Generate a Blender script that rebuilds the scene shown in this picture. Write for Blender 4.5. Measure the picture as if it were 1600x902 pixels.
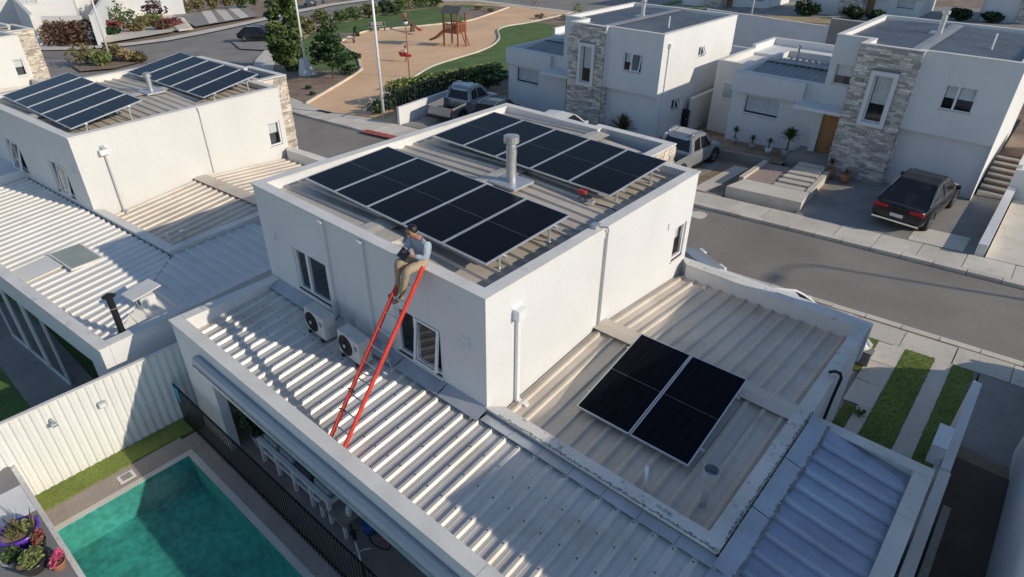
import bpy, bmesh, math, random
from mathutils import Vector, Matrix
R = math.radians
random.seed(7)
for o in list(bpy.data.objects): bpy.data.objects.remove(o)
S = bpy.context.scene
COL = S.collection

# ------------------------------------------------------------------ camera, sky, sun, exposure
cam = bpy.data.cameras.new('camera'); cob = bpy.data.objects.new('camera', cam); COL.objects.link(cob)
yaw, pitch, roll = R(130.605), R(31.989), R(.659)
f = Vector((math.cos(yaw)*math.cos(pitch), math.sin(yaw)*math.cos(pitch), -math.sin(pitch)))
r = Vector((math.sin(yaw), -math.cos(yaw), 0)); u = r.cross(f)
r2 = r*math.cos(roll)+u*math.sin(roll); u2 = u*math.cos(roll)-r*math.sin(roll)
cob.matrix_world = Matrix(((r2.x, u2.x, -f.x, 5.774), (r2.y, u2.y, -f.y, -6.092), (r2.z, u2.z, -f.z, 10.713), (0, 0, 0, 1)))
cam.sensor_width = 36; cam.lens = 36*990.4/1600; cam.clip_end = 2000; cam.clip_start = .1
S.camera = cob
SUN_AZ, SUN_EL = 15.0, 25.5            # degrees: azimuth from +x towards +y
w = bpy.data.worlds.new('World'); S.world = w; w.use_nodes = True
nt = w.node_tree; bg = nt.nodes['Background']
sky = nt.nodes.new('ShaderNodeTexSky'); sky.sky_type = 'NISHITA'; sky.sun_disc = False
sky.sun_elevation = R(SUN_EL); sky.sun_rotation = R(90-SUN_AZ); sky.air_density = 1.0; sky.dust_density = .2; sky.ozone_density = 2.6
nt.links.new(sky.outputs[0], bg.inputs[0]); bg.inputs[1].default_value = .10
sl = bpy.data.lights.new('sun', 'SUN'); sl.energy = 2.75; sl.angle = R(.53); sl.color = (1, .895, .73)
so = bpy.data.objects.new('sun', sl); COL.objects.link(so)
sd = Vector((math.cos(R(SUN_AZ))*math.cos(R(SUN_EL)), math.sin(R(SUN_AZ))*math.cos(R(SUN_EL)), math.sin(R(SUN_EL))))
so.rotation_euler = sd.to_track_quat('Z', 'Y').to_euler(); so.location = (30, 10, 40)
S.view_settings.view_transform = 'Standard'; S.view_settings.look = 'None'; S.view_settings.exposure = 0.34; S.view_settings.gamma = 1
S.render.engine = 'CYCLES'

SL = .055
def G(x): return SL*(x+1)                # the street climbs gently towards +x

# ------------------------------------------------------------------ materials
MATS = {}
def mat(name, col, rough=.8, metal=0., var=.12, vs=1.5, fine=.08, fs=25., bump=.0, bs=60., spec=.5, island=0., dirt=None, streak=False):
    m = bpy.data.materials.new(name); m.use_nodes = True; n = m.node_tree.nodes; l = m.node_tree.links
    b = n['Principled BSDF']; b.inputs['Roughness'].default_value = rough; b.inputs['Metallic'].default_value = metal
    b.inputs['Specular IOR Level'].default_value = spec
    tc = n.new('ShaderNodeTexCoord')
    def noise(scale, detail=4):
        t = n.new('ShaderNodeTexNoise'); t.inputs['Scale'].default_value = scale; t.inputs['Detail'].default_value = detail
        if streak:
            mp = n.new('ShaderNodeMapping'); mp.inputs['Scale'].default_value = (1, 1, .12)
            l.new(tc.outputs['Object'], mp.inputs['Vector']); l.new(mp.outputs[0], t.inputs['Vector'])
        else: l.new(tc.outputs['Object'], t.inputs['Vector'])
        return t
    a = noise(vs, 5); c = noise(fs, 3)
    m1 = n.new('ShaderNodeMapRange'); m1.inputs['From Min'].default_value = .3; m1.inputs['From Max'].default_value = .7
    m1.inputs['To Min'].default_value = 1-var; m1.inputs['To Max'].default_value = 1+var; l.new(a.outputs[0], m1.inputs[0])
    m2 = n.new('ShaderNodeMapRange'); m2.inputs['From Min'].default_value = .3; m2.inputs['From Max'].default_value = .7
    m2.inputs['To Min'].default_value = 1-fine; m2.inputs['To Max'].default_value = 1+fine; l.new(c.outputs[0], m2.inputs[0])
    mu = n.new('ShaderNodeMath'); mu.operation = 'MULTIPLY'; l.new(m1.outputs[0], mu.inputs[0]); l.new(m2.outputs[0], mu.inputs[1])
    out = mu.outputs[0]
    if island:
        g = n.new('ShaderNodeNewGeometry'); oi = n.new('ShaderNodeObjectInfo')
        ad = n.new('ShaderNodeMath'); ad.operation = 'ADD'; l.new(g.outputs['Random Per Island'], ad.inputs[0]); l.new(oi.outputs['Random'], ad.inputs[1])
        fr = n.new('ShaderNodeMath'); fr.operation = 'FRACT'; l.new(ad.outputs[0], fr.inputs[0])
        m3 = n.new('ShaderNodeMapRange'); m3.inputs['To Min'].default_value = 1-island; m3.inputs['To Max'].default_value = 1+island
        l.new(fr.outputs[0], m3.inputs[0])
        mm = n.new('ShaderNodeMath'); mm.operation = 'MULTIPLY'; l.new(out, mm.inputs[0]); l.new(m3.outputs[0], mm.inputs[1]); out = mm.outputs[0]
    vm = n.new('ShaderNodeVectorMath'); vm.operation = 'SCALE'; vm.inputs[0].default_value = col[:3]; l.new(out, vm.inputs['Scale'])
    colo = vm.outputs[0]
    if dirt:
        d = noise(dirt[1], 7); rp = n.new('ShaderNodeMapRange'); rp.inputs['From Min'].default_value = dirt[2]; rp.inputs['From Max'].default_value = dirt[2]+.18
        rp.inputs['To Max'].default_value = dirt[3]
        l.new(d.outputs[0], rp.inputs[0]); mx = n.new('ShaderNodeMix'); mx.data_type = 'RGBA'
        l.new(rp.outputs[0], mx.inputs[0]); l.new(colo, mx.inputs[6]); mx.inputs[7].default_value = (*dirt[0], 1); colo = mx.outputs[2]
    l.new(colo, b.inputs['Base Color'])
    if name.startswith('stucco'):
        mp = n.new('ShaderNodeMapping'); mp.inputs['Scale'].default_value = (4, 4, .4); l.new(tc.outputs['Object'], mp.inputs['Vector'])
        st = n.new('ShaderNodeTexNoise'); st.inputs['Scale'].default_value = 1.; st.inputs['Detail'].default_value = 5; l.new(mp.outputs[0], st.inputs['Vector'])
        rp2 = n.new('ShaderNodeMapRange'); rp2.inputs['From Min'].default_value = .55; rp2.inputs['From Max'].default_value = .8; rp2.inputs['To Max'].default_value = .17; l.new(st.outputs[0], rp2.inputs[0])
        mx2 = n.new('ShaderNodeMix'); mx2.data_type = 'RGBA'; l.new(rp2.outputs[0], mx2.inputs[0]); l.new(colo, mx2.inputs[6]); mx2.inputs[7].default_value = (.5, .48, .45, 1); l.new(mx2.outputs[2], b.inputs['Base Color'])
    if bump:
        t = noise(bs, 4); bp = n.new('ShaderNodeBump'); bp.inputs['Strength'].default_value = bump; bp.inputs['Distance'].default_value = .02
        l.new(t.outputs[0], bp.inputs['Height']); l.new(bp.outputs[0], b.inputs['Normal'])
    MATS[name] = m; return m
mat('stucco', (.725, .72, .71), .9, var=.035, vs=.7, fine=.03, fs=14, bump=.35, bs=45, dirt=((.55, .54, .51), 1.1, .66, .35), streak=False)
mat('stucco_cream', (.71, .695, .66), .9, var=.035, vs=.7, fine=.03, fs=14, bump=.35, bs=45, dirt=((.52, .49, .44), 1.1, .64, .4))
mat('coping', (.72, .69, .64), .7, var=.1, vs=1.3, fine=.05, dirt=((.3, .28, .25), 2.2, .62, .55))
mat('coping_worn', (.68, .655, .61), .8, var=.12, vs=1.3, fine=.1, dirt=((.12, .11, .10), 6.5, .60, .8))
mat('roof_metal', (.60, .53, .445), .55, .15, var=.12, vs=.9, fine=.06, fs=18, dirt=((.40, .32, .235), 1.6, .58, .55))
mat('roof_zinc', (.66, .625, .575), .48, .2, var=.1, vs=.9, fine=.05, fs=18, dirt=((.50, .43, .36), 1.2, .54, .55))
mat('roof_white', (.75, .72, .66), .55, .0, var=.06, vs=.7, fine=.03, dirt=((.5, .48, .44), 1.3, .6, .5))
mat('roof_zinc_sky', (.42, .45, .54), .36, .65, var=.14, vs=1.1, fine=.06, dirt=((.25, .24, .25), 2.0, .58, .5))  # zinc; the blue of the sky it reflects is put into its colour
mat('flashing', (.50, .52, .55), .45, .45, var=.12, vs=2, fine=.06, dirt=((.12, .11, .1), 6, .68, .6))
mat('roof_dark', (.33, .33, .33), .55, .2, var=.12, vs=.9, fine=.06, dirt=((.22, .21, .2), 1.5, .58, .5))
mat('tar', (.26, .24, .22), .9, var=.3, vs=6)
mat('aluminium', (.70, .71, .72), .4, .7, var=.05)
mat('galvanised', (.56, .57, .58), .42, .7, var=.16, vs=6)
mat('cell_gap', (.10, .105, .12), .4, var=.6, vs=14)
mat('pond_glass', (.33, .36, .31), .25, var=.1)
mat('ac_casing', (.58, .57, .54), .6, var=.08, vs=3, dirt=((.4, .38, .34), 4, .55, .5))
mat('pvc_white', (.82, .82, .82), .4, var=.02)
mat('pvc_grey', (.45, .46, .48), .5, var=.05)
mat('red_paint', (.68, .05, .03), .42, var=.12, vs=6, fine=.08, dirt=((.32, .03, .025), 9, .6, .6))
mat('black_metal', (.02, .02, .022), .5, .3, var=.1)
mat('dark_rubber', (.02, .02, .02), .8, var=.1)
mat('asphalt', (.275, .24, .208), .9, var=.16, vs=.35, fine=.22, fs=40, bump=.4, bs=90, dirt=((.19, .168, .15), .5, .6, .6))
mat('concrete', (.67, .60, .50), .9, var=.1, vs=.8, fine=.08, fs=14, bump=.25, bs=40, island=.09, dirt=((.3, .28, .25), 1.5, .63, .5))
mat('concrete_grey', (.30, .275, .25), .9, var=.14, vs=.8, fine=.1, fs=14, bump=.25, bs=40, dirt=((.2, .19, .18), 1.2, .58, .5))
mat('sand', (.82, .52, .30), .95, var=.1, vs=.25, fine=.1, fs=6, bump=.3, bs=20, dirt=((.5, .33, .2), .35, .6, .5))
mat('soil', (.27, .19, .135), .95, var=.25, vs=.6, fine=.2, fs=6, bump=.4, bs=15, dirt=((.4, .31, .22), .8, .55, .6))
mat('dry_grass', (.42, .31, .16), .95, var=.25, vs=1.5, fine=.25, fs=9)
mat('gravel', (.40, .30, .255), .95, var=.2, vs=10, fine=.4, fs=45, bump=1, bs=40)
mat('lawn', (.10, .165, .038), .95, var=.25, vs=.5, fine=.3, fs=14, bump=.6, bs=40, dirt=((.15, .15, .05), .7, .6, .5))
mat('blade', (.15, .235, .045), .8, var=.2, island=.35)
mat('turf', (.17, .215, .045), .95, var=.2, vs=1.2, fine=.3, fs=25, bump=.6, bs=60)
mat('deck', (.36, .30, .26), .85, var=.12, vs=1.5, fine=.12, fs=20, bump=.3, bs=50, dirt=((.2, .165, .14), 1.4, .58, .5))
mat('deck_edge', (.62, .58, .51), .8, var=.08)
mat('pool_tile', (.10, .36, .33), .6, var=.22, vs=1.3, fine=.25, fs=7)
mat('frame_white', (.80, .80, .80), .45, var=.02)
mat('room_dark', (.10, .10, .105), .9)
mat('curtain', (.82, .82, .8), .9, var=.08, vs=8)
mat('stone_pale', (.56, .49, .41), .9, var=.15, vs=4, fine=.15, bump=.7, bs=30, island=.38)
mat('stone_grey', (.56, .515, .465), .9, var=.15, vs=4, fine=.15, bump=.7, bs=30, island=.42)
mat('stone_joint', (.22, .2, .185), .95, var=.2, vs=5)
mat('wood_door', (.33, .17, .065), .55, var=.25, vs=3, fine=.15, streak=True)
mat('wood_play', (.33, .115, .055), .6, var=.2, vs=3, fine=.1, island=.15)
mat('wood_dark_alley_shade', (.10, .06, .045), .7, var=.2)
mat('shingle', (.10, .095, .095), .9, var=.2, vs=3)
mat('yellow_plastic', (.60, .36, .03), .4)
mat('red_plastic', (.55, .03, .03), .4)
mat('blue_plastic', (.03, .12, .45), .4)
mat('purple_glaze', (.15, .05, .5), .25, var=.08)
mat('black_glaze', (.03, .03, .03), .2)
mat('terracotta', (.38, .17, .09), .85, var=.12)
mat('pot_grey', (.42, .42, .42), .8)
mat('leaf_dark', (.022, .055, .014), .6, island=.5)
mat('leaf_mid', (.075, .12, .028), .6, island=.45)
mat('leaf_light', (.17, .21, .055), .6, island=.4)
mat('leaf_olive', (.16, .135, .05), .7, island=.4)
mat('leaf_brown', (.13, .065, .04), .7, island=.4)
mat('leaf_plum', (.06, .02, .022), .7, island=.4)
mat('petal_pink', (.6, .08, .2), .6, island=.3)
mat('petal_red', (.22, .05, .05), .6, island=.4)
mat('bark', (.17, .13, .10), .9, var=.2, vs=5)
mat('skin', (.36, .18, .115), .55, var=.04)
mat('shirt', (.36, .41, .49), .9, var=.08, vs=9, bump=.6, bs=18)
mat('trousers', (.40, .305, .205), .9, var=.1, vs=7, bump=.7, bs=16)
mat('boot', (.33, .255, .18), .8, var=.15)
mat('hair', (.012, .011, .010), .5)
mat('paint_black', (.012, .012, .015), .18, var=.03, dirt=((.04, .04, .04), 2, .5, .5))
mat('paint_silver', (.42, .43, .44), .28, .55, var=.02)
mat('paint_white', (.78, .78, .77), .3, var=.02)
mat('paint_grey', (.20, .21, .225), .28, .5, var=.03)
mat('paint_dark', (.035, .038, .045), .25, .2, var=.03)
mat('tyre', (.018, .018, .018), .85)
mat('rim', (.5, .5, .51), .35, .8)
mat('tail_red', (.45, .012, .015), .2)
mat('plate', (.7, .7, .68), .5)
mat('chrome', (.8, .8, .8), .15, 1.)
mat('red_kerb', (.45, .085, .07), .85, var=.15, vs=3, dirt=((.35, .2, .17), 4, .55, .6))
mat('cushion', (.34, .35, .37), .95, var=.1)
mat('cushion_dark', (.06, .06, .07), .95, var=.1)
mat('cloth_blue', (.05, .28, .45), .9)
mat('sheet_white', (.72, .71, .70), .85, var=.05, vs=2)
mat('slab_grey', (.22, .215, .215), .9, var=.12, vs=2, fine=.1, dirt=((.35, .34, .33), 3, .62, .5))
def m_corrugated():
    return mat('fence_white', (.74, .735, .70), .7, var=.05, vs=.8, fine=.03, dirt=((.52, .5, .45), 1.0, .6, .45))
m_corrugated()
def m_glass(name='glass', tint=(.88, .91, .92)):
    m = bpy.data.materials.new(name); m.use_nodes = True; n = m.node_tree.nodes; l = m.node_tree.links; n.remove(n['Principled BSDF'])
    t = n.new('ShaderNodeBsdfTransparent'); t.inputs[0].default_value = (*tint, 1); g = n.new('ShaderNodeBsdfGlossy'); g.inputs['Roughness'].default_value = .03
    lw_ = n.new('ShaderNodeLayerWeight'); pw = n.new('ShaderNodeMath'); pw.operation = 'POWER'; pw.inputs[1].default_value = 5.; l.new(lw_.outputs['Facing'], pw.inputs[0]); fr = n.new('ShaderNodeMath'); fr.operation = 'MULTIPLY_ADD'; fr.inputs[1].default_value = .9; fr.inputs[2].default_value = .085; l.new(pw.outputs[0], fr.inputs[0]); mx = n.new('ShaderNodeMixShader')
    l.new(fr.outputs[0], mx.inputs[0]); l.new(t.outputs[0], mx.inputs[1]); l.new(g.outputs[0], mx.inputs[2]); l.new(mx.outputs[0], n['Material Output'].inputs[0])
    MATS[name] = m
m_glass(); m_glass('car_glass', (.05, .055, .06)); m_glass('skylight_glass', (.35, .4, .38))
def m_water():
    m = bpy.data.materials.new('water'); m.use_nodes = True; n = m.node_tree.nodes; l = m.node_tree.links; n.remove(n['Principled BSDF'])
    t = n.new('ShaderNodeBsdfTransparent'); t.inputs[0].default_value = (.62, .9, .86, 1); g = n.new('ShaderNodeBsdfGlossy'); g.inputs['Roughness'].default_value = .02
    lw_ = n.new('ShaderNodeLayerWeight'); pw = n.new('ShaderNodeMath'); pw.operation = 'POWER'; pw.inputs[1].default_value = 5.; l.new(lw_.outputs['Facing'], pw.inputs[0]); fr = n.new('ShaderNodeMath'); fr.operation = 'MULTIPLY_ADD'; fr.inputs[1].default_value = .96; fr.inputs[2].default_value = .025; l.new(pw.outputs[0], fr.inputs[0]); mx = n.new('ShaderNodeMixShader')
    tc = n.new('ShaderNodeTexCoord'); no = n.new('ShaderNodeTexNoise'); no.inputs['Scale'].default_value = 7; no.inputs['Detail'].default_value = 3; no.inputs['Distortion'].default_value = .6
    bp = n.new('ShaderNodeBump'); bp.inputs['Strength'].default_value = .35; bp.inputs['Distance'].default_value = .05
    l.new(tc.outputs['Object'], no.inputs['Vector']); l.new(no.outputs[0], bp.inputs['Height']); l.new(bp.outputs[0], g.inputs['Normal']); l.new(bp.outputs[0], lw_.inputs['Normal'])
    l.new(fr.outputs[0], mx.inputs[0]); l.new(t.outputs[0], mx.inputs[1]); l.new(g.outputs[0], mx.inputs[2]); l.new(mx.outputs[0], n['Material Output'].inputs[0])
    MATS['water'] = m
m_water()
def m_cells(name, base, line):
    # dark silicon cells: fine pale wires across the panel, gaps between cells (panel local metres)
    m = bpy.data.materials.new(name); m.use_nodes = True; n = m.node_tree.nodes; l = m.node_tree.links; b = n['Principled BSDF']
    b.inputs['Roughness'].default_value = .22; b.inputs['Specular IOR Level'].default_value = .09
    tc = n.new('ShaderNodeTexCoord'); sx = n.new('ShaderNodeSeparateXYZ'); l.new(tc.outputs['Object'], sx.inputs[0])
    def saw(out, period, width):
        d = n.new('ShaderNodeMath'); d.operation = 'DIVIDE'; d.inputs[1].default_value = period; l.new(out, d.inputs[0])
        fr = n.new('ShaderNodeMath'); fr.operation = 'FRACT'; l.new(d.outputs[0], fr.inputs[0])
        lt = n.new('ShaderNodeMath'); lt.operation = 'LESS_THAN'; lt.inputs[1].default_value = width; l.new(fr.outputs[0], lt.inputs[0]); return lt.outputs[0]
    a = saw(sx.outputs[0], .182, .03); c = saw(sx.outputs[1], .0925, .045)
    mxx = n.new('ShaderNodeMath'); mxx.operation = 'MAXIMUM'; l.new(a, mxx.inputs[0]); l.new(c, mxx.inputs[1])
    no = n.new('ShaderNodeTexNoise'); no.inputs['Scale'].default_value = 3; l.new(tc.outputs['Object'], no.inputs['Vector'])
    mu = n.new('ShaderNodeMath'); mu.operation = 'MULTIPLY'; l.new(mxx.outputs[0], mu.inputs[0]); l.new(no.outputs[0], mu.inputs[1])
    mx = n.new('ShaderNodeMix'); mx.data_type = 'RGBA'; l.new(mu.outputs[0], mx.inputs[0]); mx.inputs[6].default_value = (*base, 1); mx.inputs[7].default_value = (*line, 1)
    l.new(mx.outputs[2], b.inputs['Base Color']); MATS[name] = m
m_cells('cells', (.005, .0055, .008), (.032, .034, .042))

# ------------------------------------------------------------------ mesh helpers
class MB:
    def __init__(s): s.v = []; s.f = []
    def quad(s, *p):
        i = len(s.v); s.v += [tuple(q) for q in p]; s.f.append(tuple(range(i, i+len(p)))); return s
    def hexa(s, b, t):
        i = len(s.v); s.v += [tuple(q) for q in b]+[tuple(q) for q in t]; n = len(b)
        s.f.append(tuple(i+k for k in reversed(range(n)))); s.f.append(tuple(i+n+k for k in range(n)))
        for k in range(n): s.f.append((i+k, i+(k+1) % n, i+n+(k+1) % n, i+n+k))
        return s
    def box(s, x0, x1, y0, y1, z0, z1):
        return s.hexa([(x0, y0, z0), (x1, y0, z0), (x1, y1, z0), (x0, y1, z0)], [(x0, y0, z1), (x1, y0, z1), (x1, y1, z1), (x0, y1, z1)])
    def gbox(s, x0, x1, y0, y1, h0, h1):      # box that follows the street slope
        return s.hexa([(x0, y0, G(x0)+h0), (x1, y0, G(x1)+h0), (x1, y1, G(x1)+h0), (x0, y1, G(x0)+h0)],
                      [(x0, y0, G(x0)+h1), (x1, y0, G(x1)+h1), (x1, y1, G(x1)+h1), (x0, y1, G(x0)+h1)])
    def prism(s, poly, z0, z1): return s.hexa([(x, y, z0) for x, y in poly], [(x, y, z1) for x, y in poly])
    def gprism(s, poly, h0, h1): return s.hexa([(x, y, G(x)+h0) for x, y in poly], [(x, y, G(x)+h1) for x, y in poly])
    def bar(s, p, q, a, b=None, up=(0, 0, 1)):
        b = b or a; p = Vector(p); q = Vector(q); d = (q-p).normalized(); up = Vector(up)
        if abs(d.dot(up)) > .98: up = Vector((0, 1, 0))
        x = d.cross(up).normalized()*a/2; y = x.cross(d).normalized()*b/2
        return s.hexa([p-x-y, p-x+y, p+x+y, p+x-y], [q-x-y, q-x+y, q+x+y, q+x-y])
    def tube(s, pts, r, n=8, caps=True):
        pts = [Vector(p) for p in pts]; rs = r if isinstance(r, (list, tuple)) else [r]*len(pts); i0 = len(s.v)
        for k, p in enumerate(pts):
            d = (pts[min(k+1, len(pts)-1)]-pts[max(k-1, 0)]).normalized(); a = d.cross(Vector((0, 0, 1)))
            if a.length < .05: a = d.cross(Vector((0, 1, 0)))
            a.normalize(); b = d.cross(a)
            for j in range(n):
                t = 2*math.pi*j/n; s.v.append(tuple(p+a*math.cos(t)*rs[k]+b*math.sin(t)*rs[k]))
        for k in range(len(pts)-1):
            for j in range(n): s.f.append((i0+k*n+j, i0+(k+1)*n+j, i0+(k+1)*n+(j+1) % n, i0+k*n+(j+1) % n))
        if caps: s.f.append(tuple(i0+j for j in range(n))); e = i0+(len(pts)-1)*n; s.f.append(tuple(e+j for j in reversed(range(n))))
        return s
    def lathe(s, prof, c=(0, 0, 0), n=16, caps=True):    # prof: (radius, z)
        i0 = len(s.v)
        for rr, z in prof:
            for j in range(n): t = 2*math.pi*j/n; s.v.append((c[0]+rr*math.cos(t), c[1]+rr*math.sin(t), c[2]+z))
        for k in range(len(prof)-1):
            for j in range(n): s.f.append((i0+k*n+j, i0+k*n+(j+1) % n, i0+(k+1)*n+(j+1) % n, i0+(k+1)*n+j))
        if caps:
            s.f.append(tuple(i0+j for j in reversed(range(n)))); e = i0+(len(prof)-1)*n; s.f.append(tuple(e+j for j in range(n)))
        return s
    def add(s, o, M=None):
        i = len(s.v); s.v += [tuple(M @ Vector(q)) if M else q for q in o.v]; s.f += [tuple(i+k for k in ff) for ff in o.f]; return s
    def build(s, name, m, parent=None, smooth=False, mir=False, bevel=0):
        me = bpy.data.meshes.new(name); v = [(-a, b, c) for a, b, c in s.v] if mir else s.v; ff = [tuple(reversed(k)) for k in s.f] if mir else s.f
        me.from_pydata(v, [], ff); me.materials.append(MATS[m] if isinstance(m, str) else m)
        if smooth: me.polygons.foreach_set('use_smooth', [True]*len(me.polygons))
        me.update(); o = bpy.data.objects.new(name, me); COL.objects.link(o)
        if parent: o.parent = parent
        if bevel:
            b = o.modifiers.new('bevel', 'BEVEL'); b.width = bevel; b.segments = 2; b.limit_method = 'ANGLE'
        return o
def tag(o, label=None, cat=None, group=None, kind=None):
    if label: o['label'] = label
    if cat: o['category'] = cat
    if group: o['group'] = group
    if kind: o['kind'] = kind
    return o
def thing(name, label, cat, loc=(0, 0, 0), rz=0, group=None):
    o = bpy.data.objects.new(name, None); COL.objects.link(o); o.location = loc; o.rotation_euler = (0, 0, rz); o.empty_display_size = .2
    return tag(o, label, cat, group)
def copy_tree(o, parent=None):
    c = o.copy(); COL.objects.link(c)
    if parent: c.parent = parent
    for ch in list(o.children): copy_tree(ch, c)
    return c
def sheet(name, poly, h, m, kind='structure', parent=None):
    b = MB(); b.quad(*[(x, y, G(x)+h) for x, y in poly]); o = b.build(name, m, parent)
    bm = bmesh.new(); bm.from_mesh(o.data); bmesh.ops.triangulate(bm, faces=bm.faces); bmesh.ops.recalc_face_normals(bm, faces=bm.faces); bm.to_mesh(o.data); bm.free()
    if kind and not parent: o['kind'] = kind
    return o
def smooth_path(pts, n=4):
    out = []; P = [Vector(p) for p in pts]
    for k in range(len(P)-1):
        a, b, c, d = P[max(k-1, 0)], P[k], P[k+1], P[min(k+2, len(P)-1)]
        for j in range(n):
            t = j/n; out.append(.5*((2*b)+(c-a)*t+(2*a-5*b+4*c-d)*t*t+(3*b-a-3*c+d)*t**3))
    out.append(P[-1]); return [tuple(p) for p in out]

# ------------------------------------------------------------------ foliage
def leaves(name, blobs, n, size, m, parent=None, seed=1, zmin=None, upright=0.):
    rnd = random.Random(seed); b = MB(); vol = [q[3]*q[4]*q[5] for q in blobs]; tot = sum(vol)
    for q, vv in zip(blobs, vol):
        for _ in range(max(6, int(n*vv/tot))):
            while True:
                d = Vector((rnd.uniform(-1, 1), rnd.uniform(-1, 1), rnd.uniform(-1, 1)))
                if d.length <= 1: break
            d = d.normalized()*(d.length**.45)
            c = Vector((q[0]+d.x*q[3], q[1]+d.y*q[4], q[2]+d.z*q[5]))
            if zmin is not None and c.z < zmin: c.z = zmin+rnd.random()*.1
            a = Vector((rnd.uniform(-1, 1), rnd.uniform(-1, 1), rnd.uniform(-.6, .6)+upright)).normalized()
            e = a.cross(Vector((rnd.uniform(-1, 1), rnd.uniform(-1, 1), rnd.uniform(-1, 1)))).normalized()
            s = size*rnd.uniform(.6, 1.4); a *= s; e *= s*.55
            b.quad(c-a, c+e*.9-a*.1, c+a, c-e*.9-a*.1)
    o = b.build(name, m, parent)
    if name == 'flowers': o['kind'] = 'stuff'
    return o
def bush(name, label, loc, rx, ry, h, m, n=500, size=.11, seed=1, group=None, m2=None, cat='bush'):
    rnd = random.Random(seed); t = thing(name, label, cat, loc, 0, group)
    bl = []
    for k in range(7):
        a = rnd.uniform(0, 6.28); d = rnd.uniform(.1, .55)
        bl.append((math.cos(a)*rx*d, math.sin(a)*ry*d, h*rnd.uniform(.35, .62), rx*rnd.uniform(.42, .6), ry*rnd.uniform(.42, .6), h*rnd.uniform(.3, .42)))
    leaves('foliage', bl, n, size, m, t, seed, zmin=.03)
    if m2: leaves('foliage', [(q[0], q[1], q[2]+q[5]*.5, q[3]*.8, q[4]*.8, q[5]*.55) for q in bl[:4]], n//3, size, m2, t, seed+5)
    st = MB()
    for k in range(5):
        a = rnd.uniform(0, 6.28); st.tube([(0, 0, -.05), (math.cos(a)*rx*.4, math.sin(a)*ry*.4, h*.5)], [.025, .008], 5)
    st.build('stem', 'bark', t); return t
def tree(name, label, loc, h, rw, m, trunk=.09, n=2600, size=.15, seed=3, base=.25, shape='column', group=None, m2=None):
    rnd = random.Random(seed); t = thing(name, label, 'tree', loc, 0, group); tr = MB()
    tr.tube([(0, 0, -.1), (rnd.uniform(-.06, .06), .04, h*.35), (rnd.uniform(-.1, .1), rnd.uniform(-.1, .1), h*.7), (0, 0, h*.95)], [trunk, trunk*.8, trunk*.45, .015], 8)
    bl = []
    N = 22
    for k in range(N):
        zz = base+(1-base)*(k+.5)/N; s = (zz-base)/(1-base)
        wd = rw*(math.sin(math.pi*min(1, s*.8+.2))**.7) if shape == 'column' else rw*(1-s)**.75*(.55+.9*min(1, s*5+.3))
        a = k*2.4+rnd.uniform(-.5, .5); d = wd*rnd.uniform(.35, .7)
        c = (math.cos(a)*d, math.sin(a)*d, zz*h); tr.tube([(0, 0, max(.1, zz*h-.35*wd)), (c[0]*.9, c[1]*.9, c[2])], [trunk*.3, .008], 5)
        bl.append((c[0], c[1], c[2], wd*rnd.uniform(.35, .6), wd*rnd.uniform(.35, .6), h*(1-base)/N*rnd.uniform(1.0, 2.0)))
    tr.build('trunk', 'bark', t, smooth=True)
    leaves('crown', bl, n, size, m, t, seed)
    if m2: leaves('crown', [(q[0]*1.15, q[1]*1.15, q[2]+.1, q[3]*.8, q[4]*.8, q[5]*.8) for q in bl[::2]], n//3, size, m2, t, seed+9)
    return t

# ------------------------------------------------------------------ ground, street, pavements
def ground_h(x, y):
    lot = -.85 if x < -7.42 else (-1.7 if x < 6.62 else .72)
    if x < -22: lot = -1.9
    g = G(x)-.25
    if y <= 7.0: return min(lot, g) if x < -22 else lot-.02
    if y >= 9.0: return g
    t = (y-7)/2; return (lot-.02)*(1-t)+g*t
xs = [-900, -300, -160, -120, -90, -60, -40, -22.01, -22, -15, -7.43, -7.42, -3, 2, 6.61, 6.62, 12, 20, 40, 120]
ys = [-200, -40, -15, 0, 7, 8, 9, 12, 20, 40, 80, 140, 300, 900]
b = MB(); b.v = [(x, y, max(ground_h(x, y), -16) if x > -200 else G(-200)-.25) for y in ys for x in xs]; nx = len(xs)
b.f = [(j*nx+i, j*nx+i+1, (j+1)*nx+i+1, (j+1)*nx+i) for j in range(len(ys)-1) for i in range(nx-1)]
gr = b.build('ground', 'soil'); tag(gr, kind='structure')

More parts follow.
